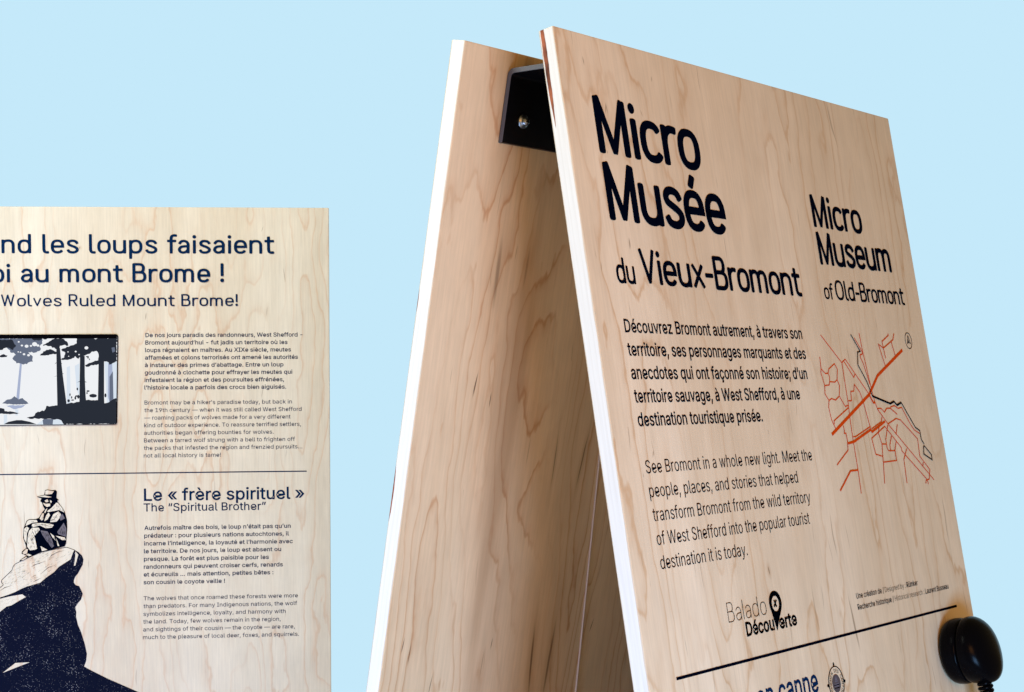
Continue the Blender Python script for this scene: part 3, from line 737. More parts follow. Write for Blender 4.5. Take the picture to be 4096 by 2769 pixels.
# mineral streaks: (across, height, half length, slant, half width, strength)
STREAK_B = [(0.0823, -0.3237, 0.0132, 0.062, 0.0011, 0.9), (0.1077, -0.3385, 0.0102, 0.018, 0.001, 0.85), (0.2279, -0.4035, 0.0379, -0.004, 0.0012, 0.55), (0.2776, -0.4056, 0.039, 0.146, 0.0016, 0.7), (0.0258, -0.579, 0.0109, 0.14, 0.0009, 0.9), (0.0374, -0.5892, 0.014, 0.063, 0.001, 0.75), (0.164, -0.5945, 0.0081, 0.085, 0.0009, 0.8), (0.1533, -0.6135, 0.0203, 0.059, 0.001, 0.4), (0.2366, -0.624, 0.0496, -0.074, 0.0028, 0.75), (0.2682, -0.6262, 0.054, 0.047, 0.003, 0.7), (0.3394, -0.5964, 0.0106, 0.337, 0.0009, 0.8), (0.0752, -0.6263, 0.0158, 0.113, 0.0009, 0.7), (0.0922, -0.2122, 0.0435, -0.002, 0.0045, 0.5), (0.1365, -0.2054, 0.0277, 0.059, 0.0022, 0.4), (0.082, -0.3226, 0.0178, 0.136, 0.001, 0.7), (0.0973, -0.0189, 0.0306, 0.009, 0.01, 0.35)]
STREAK_F = [(0.0643, -0.0682, 0.0077, 0.301, 0.0011, 0.45), (0.1231, -0.0649, 0.0047, -0.358, 0.001, 0.4), (0.0694, -0.1946, 0.0073, 0.057, 0.0011, 0.45), (0.0571, -0.1101, 0.0024, 0.175, 0.0008, 0.5), (0.0586, -0.3865, 0.0045, 0.352, 0.001, 0.6), (0.2248, -0.5051, 0.0056, -0.109, 0.0012, 0.75), (0.2649, -0.3723, 0.0041, -0.167, 0.0009, 0.4), (0.0382, -0.4049, 0.0031, -0.054, 0.0008, 0.4), (0.0704, -0.1944, 0.0067, 0.023, 0.001, 0.5), (0.0207, -0.2187, 0.006, 0.135, 0.0008, 0.5), (0.0394, -0.0264, 0.0053, -0.158, 0.0009, 0.6), (0.1501, -0.0274, 0.0036, 0.085, 0.0009, 0.5), (0.0661, -0.0678, 0.0062, -0.083, 0.001, 0.45)]
STREAK_L = [(-0.2774, -0.1655, 0.0075, 0.113, 0.0009, 0.6), (-0.1011, -0.0327, 0.0062, 0.272, 0.0008, 0.35), (-0.3741, -0.0616, 0.0027, 0.18, 0.0012, 0.45), (-0.0949, -0.1588, 0.0097, 0.105, 0.0012, 0.25), (-0.2759, -0.6161, 0.0069, 0.066, 0.0012, 0.3)]
wood_front = maple("maple_front", (0.765, 0.61, 0.415, 1), (0.52, 0.29, 0.125, 1), 1.0, 1.12, 0.22, 0.64, lines=20.0, marks=STREAK_F)
wood_back = maple("maple_back", (0.775, 0.565, 0.345, 1), (0.50, 0.225, 0.085, 1), 2.3, 1.25, 0.12, 0.74, stain=0.55, lines=22.0, marks=STREAK_B)
wood_panel = maple("maple_panel", (0.69, 0.62, 0.50, 1), (0.58, 0.375, 0.235, 1), 4.1, 2.0, 0.05, 0.62, lines=15.0, zig=1.5, marks=STREAK_L)
BT = 0.0165
edge_front = ply_edge("ply_edge_front", BT, 1.0, [(-0.03, 0.062, 0.76, 0.15)], 0.80)
edge_back = ply_edge("ply_edge_back", BT, 2.0, [(-0.43, 0.03, 0.97, 0.12), (-0.245, 0.012, 0.97, 0.06)], 0.88)
edge_panel = ply_edge("ply_edge_panel", BT, 3.0, [])
black_steel = new_mat("black_painted_steel", (0.0025, 0.002, 0.003, 1), 0.4, 0.12)
lit_rim_steel = new_mat("grey_cut_rim", (0.10, 0.10, 0.115, 1), 0.5, 0.2)  # highlight on the black channel's end rims, put in as lighter grey colour
zinc = new_mat("zinc_bolt", (0.42, 0.45, 0.45, 1), 0.36, 0.5, 1.0)
black_plastic = new_mat("glossy_black_plastic", (0.0015, 0.0015, 0.0022, 1), 0.22, 0.045)
pale_wire = new_mat("pale_cable", (0.62, 0.45, 0.33, 1), 0.4, 0.4)

# ------------------------------------------------------------------ the folding sign on the right
YAW = rad(51.106)
LEAN = rad(10.0457)
TOP_F = Vector((0.0361, 1.4439, 1.5 + 0.3143))
TOP_B = Vector((-0.0433, 1.4980, 1.5 + 0.3124))
W, H = 0.6655, 1.836
mid = (TOP_F + TOP_B) / 2
sign = empty("folding_sign", (mid.x, mid.y, 0), (0, 0, YAW), "leaning maple plywood boards joined by a black bracket, lettered with an orange street map", "sign")
inv = (Matrix.Translation(sign.location) @ Matrix.Rotation(YAW, 4, "Z")).inverted()
front = slab("front_board", W, H, BT, [wood_front, edge_front], sign)
front.location = inv @ TOP_F
front.rotation_euler = (-LEAN, 0, 0)
back = slab("back_board", W + 0.006, H, BT, [wood_back, edge_back], sign)
back.location = inv @ TOP_B
back.rotation_euler = (LEAN, 0, 0)

# layout of the print, in millimetres from the top corner of each board
TXT = {"intro_fr": {"cap": 11.81, "lines": [["Découvrez Bromont autrement, à travers son",42.52,276.98,321.08],["territoire, ses personnages marquants et des",42.32,298.08,322.34],["anecdotes qui ont façonné son histoire; d’un",42.11,319.18,318.67],["territoire sauvage, à West Shefford, à une",41.91,340.28,296.55],["destination touristique prisée.",41.71,361.38,215.12]]}, "intro_en": {"cap": 11.78, "lines": [["See Bromont in a whole new light. Meet the",42.9,403.54,300.43],["people, places, and stories that helped",43.1,424.57,264.34],["transform Bromont from the wild territory",43.3,445.59,282.95],["of West Shefford into the popular tourist",43.5,466.61,274.39],["destination it is today.",43.7,487.64,146.72]]}, "credit": {"cap": 5.71, "lines": [["Une création de / Designed by : Rümker",389.46,549.35,145.26],["Recherche historique / Historical research : Laurent Busseau",388.84,560.69,221.86]]}, "wolf_fr": {"cap": 6.15, "lines": [["De nos jours paradis des randonneurs, West Shefford -",-278.12,197.23,236.89],["Bromont aujourd’hui - fut jadis un territoire où les",-278.47,208.68,214.33],["loups régnaient en maîtres. Au XIXe siècle, meutes",-278.83,220.12,219.88],["affamées et colons terrorisés ont amené les autorités",-279.18,231.57,230.71],["à instaurer des primes d’abattage. Entre un loup",-279.53,243.01,209.01],["goudronné à clochette pour effrayer les meutes qui",-279.89,254.45,222.69],["infestaient la région et des poursuites effrénées,",-280.24,265.9,210.44],["l’histoire locale a parfois des crocs bien aiguisés.",-280.59,277.34,214.01]]}, "wolf_en": {"cap": 6.15, "lines": [["Bromont may be a hiker’s paradise today, but back in",-280.75,300.38,222.82],["the 19th century — when it was still called West Shefford",-281.04,311.98,237.79],["— roaming packs of wolves made for a very different",-281.33,323.58,221.05],["kind of outdoor experience. To reassure terrified settlers,",-281.62,335.18,237.35],["authorities began offering bounties for wolves.",-281.91,346.79,195.74],["Between a tarred wolf strung with a bell to frighten off",-282.21,358.39,228.53],["the packs that infested the region and frenzied pursuits…",-282.5,369.99,240],["not all local history is tame!",-282.79,381.59,116.12]]}, "bro": {"cap": 18.31, "lines": [["Le « frère spirituel »",-282.87,448.09,242.58]]}, "bro_en": {"cap": 12.22, "lines": [["The “Spiritual Brother”",-283.91,464.64,185.05]]}, "bro_p": {"cap": 6.27, "lines": [["Autrefois maître des bois, le loup n’était pas qu’un",-283.18,493.2,222],["prédateur : pour plusieurs nations autochtones, il",-283.47,505.2,219.61],["incarne l’intelligence, la loyauté et l’harmonie avec",-283.76,517.21,225.68],["le territoire. De nos jours, le loup est absent ou",-284.05,529.21,208.11],["presque. La forêt est plus paisible pour les",-284.34,541.22,189.46],["randonneurs qui peuvent croiser cerfs, renards",-284.63,553.22,211.13],["et écureuils … mais attention, petites bêtes :",-284.93,565.23,196.8],["son cousin le coyote veille !",-285.22,577.23,123.08]]}, "bro_pe": {"cap": 6.27, "lines": [["The wolves that once roamed these forests were more",-285.51,602.19,234.93],["than predators. For many Indigenous nations, the wolf",-285.86,614.28,233.91],["symbolizes intelligence, loyalty, and harmony with",-286.22,626.38,216.56],["the land. Today, few wolves remain in the region,",-286.57,638.47,209.23],["and sightings of their cousin — the coyote — are rare,",-286.93,650.57,231.26],["much to the pleasure of local deer, foxes, and squirrels.",-287.28,662.66,238.07]]}}
TITLE = {"fr": [["Micro",44.08,111.95,170.96,56.23],["Musée",44.56,174.22,200.59,56.15],["du",42.19,232.32,29.21,23.9],["Vieux-Bromont",82.11,231.25,294.67,33.41]], "en": [["Micro",430.14,152.1,114.79,37.84],["Museum",430.59,193.82,173.46,37.79],["of",428.13,231.94,19.45,18.2],["Old-Bromont",454.57,231.82,167.62,22.09]], "left": [["nd les loups faisaient",-489.54,70.24,405.13,29.15],["au mont Brome !",-461.79,113.85,302.75,28.85],["Wolves Ruled Mount Brome!",-491.14,150.18,352.69,18.29]]}
CANNE = [168.6,627.92,113.98,15.78]
RULE_L = [[-497.33,404.95],[-35.86,405.52]]
RULE_F = [[42.37,581.93],[623.97,581.81]]
MAP = [[4,[[393.7,378.3],[494.1,336.5],[522,315.3],[595.6,285.3]]],[0.85,[[404.5,272],[442,301.5],[451,297.5],[492.3,334.9]]],[0.85,[[447,299.6],[464.2,317.5],[468.4,313.6]]],[0.85,[[442,301.5],[441.3,347.6],[439.8,360.9],[438.7,387.3],[438.9,417.9],[437.4,442.6]]],[0.85,[[394.6,295.6],[393.3,308.4],[400.9,313.4],[407.2,313.1],[410.5,308.3],[424.9,302.6],[429.3,308.8],[425,320],[418.8,322.7],[407.8,322.1],[409,317.3],[407.2,313.1]]],[0.85,[[393.3,308.4],[391.4,312.6],[395.4,326.2],[405.4,325.7],[407.8,322.1]]],[0.85,[[395.4,326.2],[392.9,335.1],[399.3,342.3],[405.4,340.2],[414,341.9],[423.7,337.8],[428.1,326.4],[425,320]]],[0.85,[[399.3,342.3],[396.2,349.4],[397.9,362.4],[403.7,372]]],[0.85,[[423.7,337.8],[433.7,349.1],[441.2,347.8]]],[0.85,[[439.8,350.6],[403,364],[402.9,367.3]]],[0.85,[[442.9,343],[449.8,343.1],[451.6,332.8],[458.7,332.6],[462.5,325.2],[472.5,333.9],[476.7,344.4],[484.5,377.9]]],[0.85,[[493.7,268],[495.2,288.6],[500.6,326]]],[0.85,[[480.6,273.6],[494.2,289.2],[492.8,291.7],[487.8,292.2],[487.4,295.5],[491.9,301.7],[499.4,325.3]]],[0.85,[[500.6,326],[504.4,345.3],[508.2,353.4],[527.2,370],[620.4,436.8]]],[0.85,[[508.5,352.4],[516.7,352.3],[523.3,356.8],[530.4,352.5],[539.3,352.4],[542.1,350.8],[550.9,349.6],[558.7,352.9],[568.4,352],[583.9,371.9],[591.5,378.5],[603.1,382.6]]],[0.85,[[539.3,352.4],[554.2,359.6]]],[0.85,[[515.2,362.3],[511.8,367.2],[485.7,374.6]]],[0.85,[[440.1,381.9],[445.1,382.1],[484.1,371.8]]],[0.85,[[421.6,369.5],[422.4,374.3],[421.2,377.8],[424.9,377.9],[425.5,385.7],[423.5,395.8],[393.8,410.4]]],[0.85,[[527.2,370],[549.7,364.2],[560.2,366.3],[595.7,388.9],[593.8,408.7],[614.1,424.9],[608.1,435.6],[599.8,436.5],[597.4,440.2]]],[0.85,[[602.6,436.6],[604.4,441.2]]],[0.85,[[526.2,371.2],[515.4,387.2],[515.5,396.5],[517.9,399.7],[532.9,400.2],[539.9,390.4]]],[0.85,[[549.9,371.1],[542.9,382.3]]],[0.85,[[482,385],[518,372.5],[550,397],[550.6,401.4],[602.9,436]]],[0.85,[[482,385],[485.5,402.4],[500.1,405.2]]],[0.85,[[504.2,373.2],[500.1,379.3],[504.4,391.8],[501.4,405.2],[500.3,412],[495.1,435]]],[0.85,[[504.4,391.8],[514.3,392.3]]],[0.85,[[501.2,411.8],[533,411.2],[533.4,400.2]]],[0.85,[[530.4,383.8],[522.9,393.6],[522.8,399.2]]],[0.85,[[562.8,399.3],[551.6,410.9],[549.5,437.2]]],[0.85,[[599.8,416],[597.2,420.4]]],[0.85,[[544.1,303.9],[536.3,279.8],[547.2,284],[574.9,273.9],[579.9,266.7]]],[0.85,[[547.2,284],[548.6,295.5]]],[0.85,[[547.2,284],[546.4,276.4],[564.8,269],[564.7,267]]],[0.85,[[569.6,276.6],[573.8,292.1]]],[1.5,[[492.8,336.5],[500.1,345.9],[504.4,345.3]]],[1.7,[[425.8,388.7],[439.4,387.3],[482.8,375.4],[485,377.9],[520,367.1]]],[1.2,[[391.5,437.4],[421.1,417.9],[438.2,417.8]]]]
RIVER = [[1.25,[[472.7,270],[488.6,288.4],[482.2,289.4],[478,303.7],[492.5,322.2],[500.1,338.4]]],[1.9,[[500.1,338.4],[540.6,347.3],[550.7,344.9],[557.2,349.3],[568.6,346.3]]],[1.3,[[568.6,346.3],[594.2,375.3],[604.3,379.4],[604.7,389.8],[610,395.1]]],[1.3,[[609.3,397],[624.4,407.9],[624.1,414],[604.7,406.5],[607.3,398.2],[609.3,397]]]]
PIN = [[227.25,524.54],[222.71,525.17],[218.8,527.31],[216.11,530.66],[214.91,535.23],[215.34,539.62],[217.17,544.15],[219.04,550.87],[220.78,556.85],[222.45,561.92],[225.43,557.03],[228.84,551.99],[233.07,546.65],[235.81,542.58],[237.64,538.39],[237.42,533.98],[235.8,529.79],[232.5,526.35]]
ROCK = [[-388.6,522.1],[-382.2,525.9],[-377.3,531.1],[-375.2,537],[-376.4,545.1],[-379.7,551],[-383.4,558.2],[-387.7,563.3],[-389.9,568.4],[-390,572.9],[-387.2,576.6],[-382.2,578.2],[-379.4,584.1],[-377,590.1],[-379.6,598.9],[-384,604],[-388.4,610.5],[-387,618.7],[-387.5,625.3],[-384.8,638],[-380,650.1],[-375,667.8],[-372,683.2],[-373.2,694.2],[-376.5,702.9],[-367,708.6],[-341.6,722.5],[-294.9,744.9],[-269.4,757.6],[-237.3,772.8],[-566.3,763.7],[-564.2,645.9],[-529.2,622.2],[-515,619.6],[-500.8,615.5],[-490.8,607.6],[-483.6,605.9],[-470,597.8],[-461.8,593.5],[-467.1,589],[-486.3,591.9],[-500.5,595.3],[-514.7,599],[-514.6,596.8],[-500.4,593.4],[-487.6,589.3],[-476.9,585.1],[-470.5,581.6],[-460.5,577.4],[-440.5,571.9],[-431.9,564.7],[-419,555.4],[-412.4,548.1],[-402.4,541.7],[-394.5,536.7],[-390.8,526.5]]
WEDGE = [[[-387.2,524.3],[-383,529.5],[-385.2,538.3],[-387.5,546.4],[-389.6,546.4],[-388.1,538.3],[-387.2,530.9]],[[-498.2,709.7],[-479,694.8],[-457.9,694.3],[-477,701.5]]]
STROKES = [[0.75,[[-514.5,585.8],[-500.2,578],[-495.9,575.2],[-495.2,573],[-497.9,570],[-497.2,566.4],[-482.1,552],[-479.8,545.4],[-476.2,541.8],[-469.1,538.3],[-459.8,534],[-438.4,524.9],[-421.3,521.5],[-399.9,517.8],[-388.6,522.1]]],[0.28,[[-447.2,540.1],[-440,538.4]]],[0.28,[[-453.6,547.4],[-447.2,543.8],[-431.5,538.6]]],[0.28,[[-439.6,558.6],[-428.8,549.3],[-421.7,546.1]]],[0.28,[[-465.1,554.8],[-458.7,552.8]]],[0.28,[[-480,557.1],[-476.4,554.6]]],[0.28,[[-480.7,552],[-469.3,548.2]]],[0.28,[[-479.2,546.2],[-462.1,540.6]]],[0.28,[[-496.6,571.5],[-489.4,568]]],[0.28,[[-490.2,573.1],[-485.9,570.2]]],[0.28,[[-500.3,583.2],[-493.1,578.2],[-482.4,575.1]]],[0.28,[[-469.8,579.4],[-460.5,575.2]]],[0.28,[[-478.8,569.6],[-475.2,567.9]]],[0.28,[[-451.2,570.9],[-446.2,568.1],[-439,564.5]]],[0.28,[[-434.7,560.2],[-429,558.1]]],[0.28,[[-428.2,554.4],[-423.9,553.1]]],[0.28,[[-418.8,545.8],[-408.7,537.9]]],[0.28,[[-397.9,530.4],[-390.7,525.7]]],[0.28,[[-427.9,536.1],[-421.4,528.8],[-414.2,525.3],[-403.5,522.6]]],[0.28,[[-436.4,535.2],[-431.4,532.3]]],[0.28,[[-454.2,537.8],[-445.6,534.3]]],[0.28,[[-500.6,600.1],[-496.3,598.7]]],[0.28,[[-492,597.3],[-485.6,596]]],[0.28,[[-491.4,603.2],[-486.4,601.1]]],[0.28,[[-482.8,597.5],[-475.7,596.2]]],[0.28,[[-471.4,546.3],[-467.8,545.3]]],[0.28,[[-460.7,545.4],[-457.2,544.4]]],[0.5,[[-451.8,562.1],[-446.8,560]]],[0.5,[[-446.1,563.7],[-443.2,563.4]]],[0.5,[[-462.5,567],[-458.9,566.4]]],[0.5,[[-469.5,562.5],[-467.4,561.8]]],[1.4,[[-424.3,533.9],[-419.3,532.6]]],[1.2,[[-410.8,534.2],[-405.8,531.3]]]]
MAN = [[-442.6,439.2],[-432.2,436.9],[-430.8,429.9],[-427.2,428.9],[-420.8,430],[-415.2,429.7],[-413.2,431.8],[-414.1,441.7],[-410.6,445.1],[-413,445.9],[-412.2,447.6],[-404.7,458],[-402,463.5],[-398.9,476],[-398.7,488.5],[-400.2,505.1],[-400.6,511.7],[-402.7,516.3],[-422.2,521.4],[-438.3,525.2],[-452.1,530.8],[-457.7,532.4],[-460.9,529],[-467.3,526.4],[-466.4,523.1],[-459.9,517.8],[-461,513.2],[-464.5,502.3],[-463.4,487.4],[-459.3,476.7],[-455.2,473.9],[-445.6,474],[-440.7,472],[-435.8,463.8],[-431.7,458.9],[-434,454.7],[-435.6,448.9],[-438.3,446.4],[-436.3,442.2],[-442.6,440.1]]
MANL = [[[-430.5,430.7],[-427.2,429.7],[-417.6,431.7],[-420.9,435.8],[-430.6,436.5]],[[-441.8,439.4],[-431.4,437.7],[-421,440.4],[-425.8,441.1]],[[-431.5,445.6],[-427.4,443.6],[-425.9,447.4],[-429.9,448.5]],[[-434,448.9],[-430,450.6],[-423.5,450.3],[-423.6,454],[-428.4,455.6],[-432.4,452.6]],[[-423.8,444.9],[-421,446.6],[-421.9,449.5],[-423.5,448.2]],[[-414.6,449.2],[-412.2,449.2],[-405.1,458.4],[-402.8,464.3],[-410,460.4],[-417.2,461.6],[-426.1,463.1],[-428.5,462.2],[-421.2,456.6]],[[-430.1,458.9],[-427.6,457.3],[-431,464.7],[-432.6,463.8]],[[-435.8,465.4],[-433,464.7],[-434.3,474.6],[-436.8,476.2],[-439.5,472.9]],[[-429.4,468],[-426.1,463.9],[-423.8,468.1],[-427.9,474.7],[-432.8,477.1]],[[-418.9,466.5],[-411.6,462.5],[-407.7,466.7],[-410.2,473.3],[-414.3,478.2],[-423.9,478.9],[-423.1,474.8]],[[-450.5,481],[-437.6,479.8],[-424,481.4],[-418.4,483.2],[-421.6,487.3],[-430.5,488],[-439.3,483.7],[-449,486],[-451.4,484.3]],[[-458.5,477.5],[-455.2,474.9],[-444,475.3],[-442.4,478.6],[-450.5,479.3],[-453.7,480.9],[-460.6,484.2]],[[-462.7,488.3],[-458.6,485],[-455.4,487.6],[-458.8,495.8],[-459.8,510.7],[-462.9,504],[-463.2,495.7]],[[-455.5,491.7],[-450.6,486.8],[-441,487],[-439.4,490.3],[-444.3,496],[-447.6,499.3],[-443.9,519.3],[-447.9,520.9],[-454.4,521.6],[-458.7,515.7],[-457.6,500.8]],[[-416.2,499.8],[-402.5,502.6],[-400.6,506.7],[-406.6,506.6]],[[-415.4,503.2],[-410.8,515.7],[-413.2,515.7]],[[-424.2,495.5],[-418.6,499.8],[-416.3,507.3],[-420.3,503.1]],[[-439,515.2],[-428.6,521.2],[-436.7,523.2]],[[-465.6,524.7],[-459.9,519],[-457.5,519.9],[-459.2,526.5],[-464.1,527.3]],[[-460.9,528.2],[-457.6,526.5],[-452,529.1],[-456.1,530.7]]]
MANG = [[[-438.6,491.1],[-428.2,493],[-421.9,504.7],[-418.8,515.6],[-422.1,518.4],[-430.8,506.2],[-435.5,498.7]],[[-413.7,494],[-403.8,480.1],[-400.1,488.4],[-400.9,501.7],[-412.1,497.4]],[[-410.1,468.3],[-405.2,466.8],[-402.1,473.4],[-408.6,476.7]],[[-454,500.8],[-450.8,500.1],[-447,516.8],[-451,515]]]
MANS = [[0.7,[[-450.7,492.6],[-448.7,496],[-447.2,501.8]]],[0.6,[[-446.6,491.8],[-445,497.7]]],[0.6,[[-443.4,490.2],[-441.5,496.1]]],[0.4,[[-421.4,467.3],[-423.9,474.8]]],[0.4,[[-414.1,468.3],[-418.2,474.9],[-423.9,476.4]]],[0.4,[[-447.3,482.7],[-434.4,482.5],[-423.2,485.6]]]]
SHOE = [[-470.2,537.1],[-467.4,534.7],[-460.9,530.6],[-456.1,531.6],[-465,537.2],[-469.9,538.4]]
SHOEL = [[-468.6,536.3],[-460.9,531.9],[-458.5,532.4],[-465,536.4]]
SCR = [[-559,192.7],[-318.8,192.6],[-322.2,330.5],[-561.4,330.6]]
BAR = [[-556.5,193.2],[-320.3,193.4],[-320.4,199],[-556.6,198.5]]
PIC = [[-557,193.4],[-320,193.6],[-323,329.6],[-559.4,329.4]]
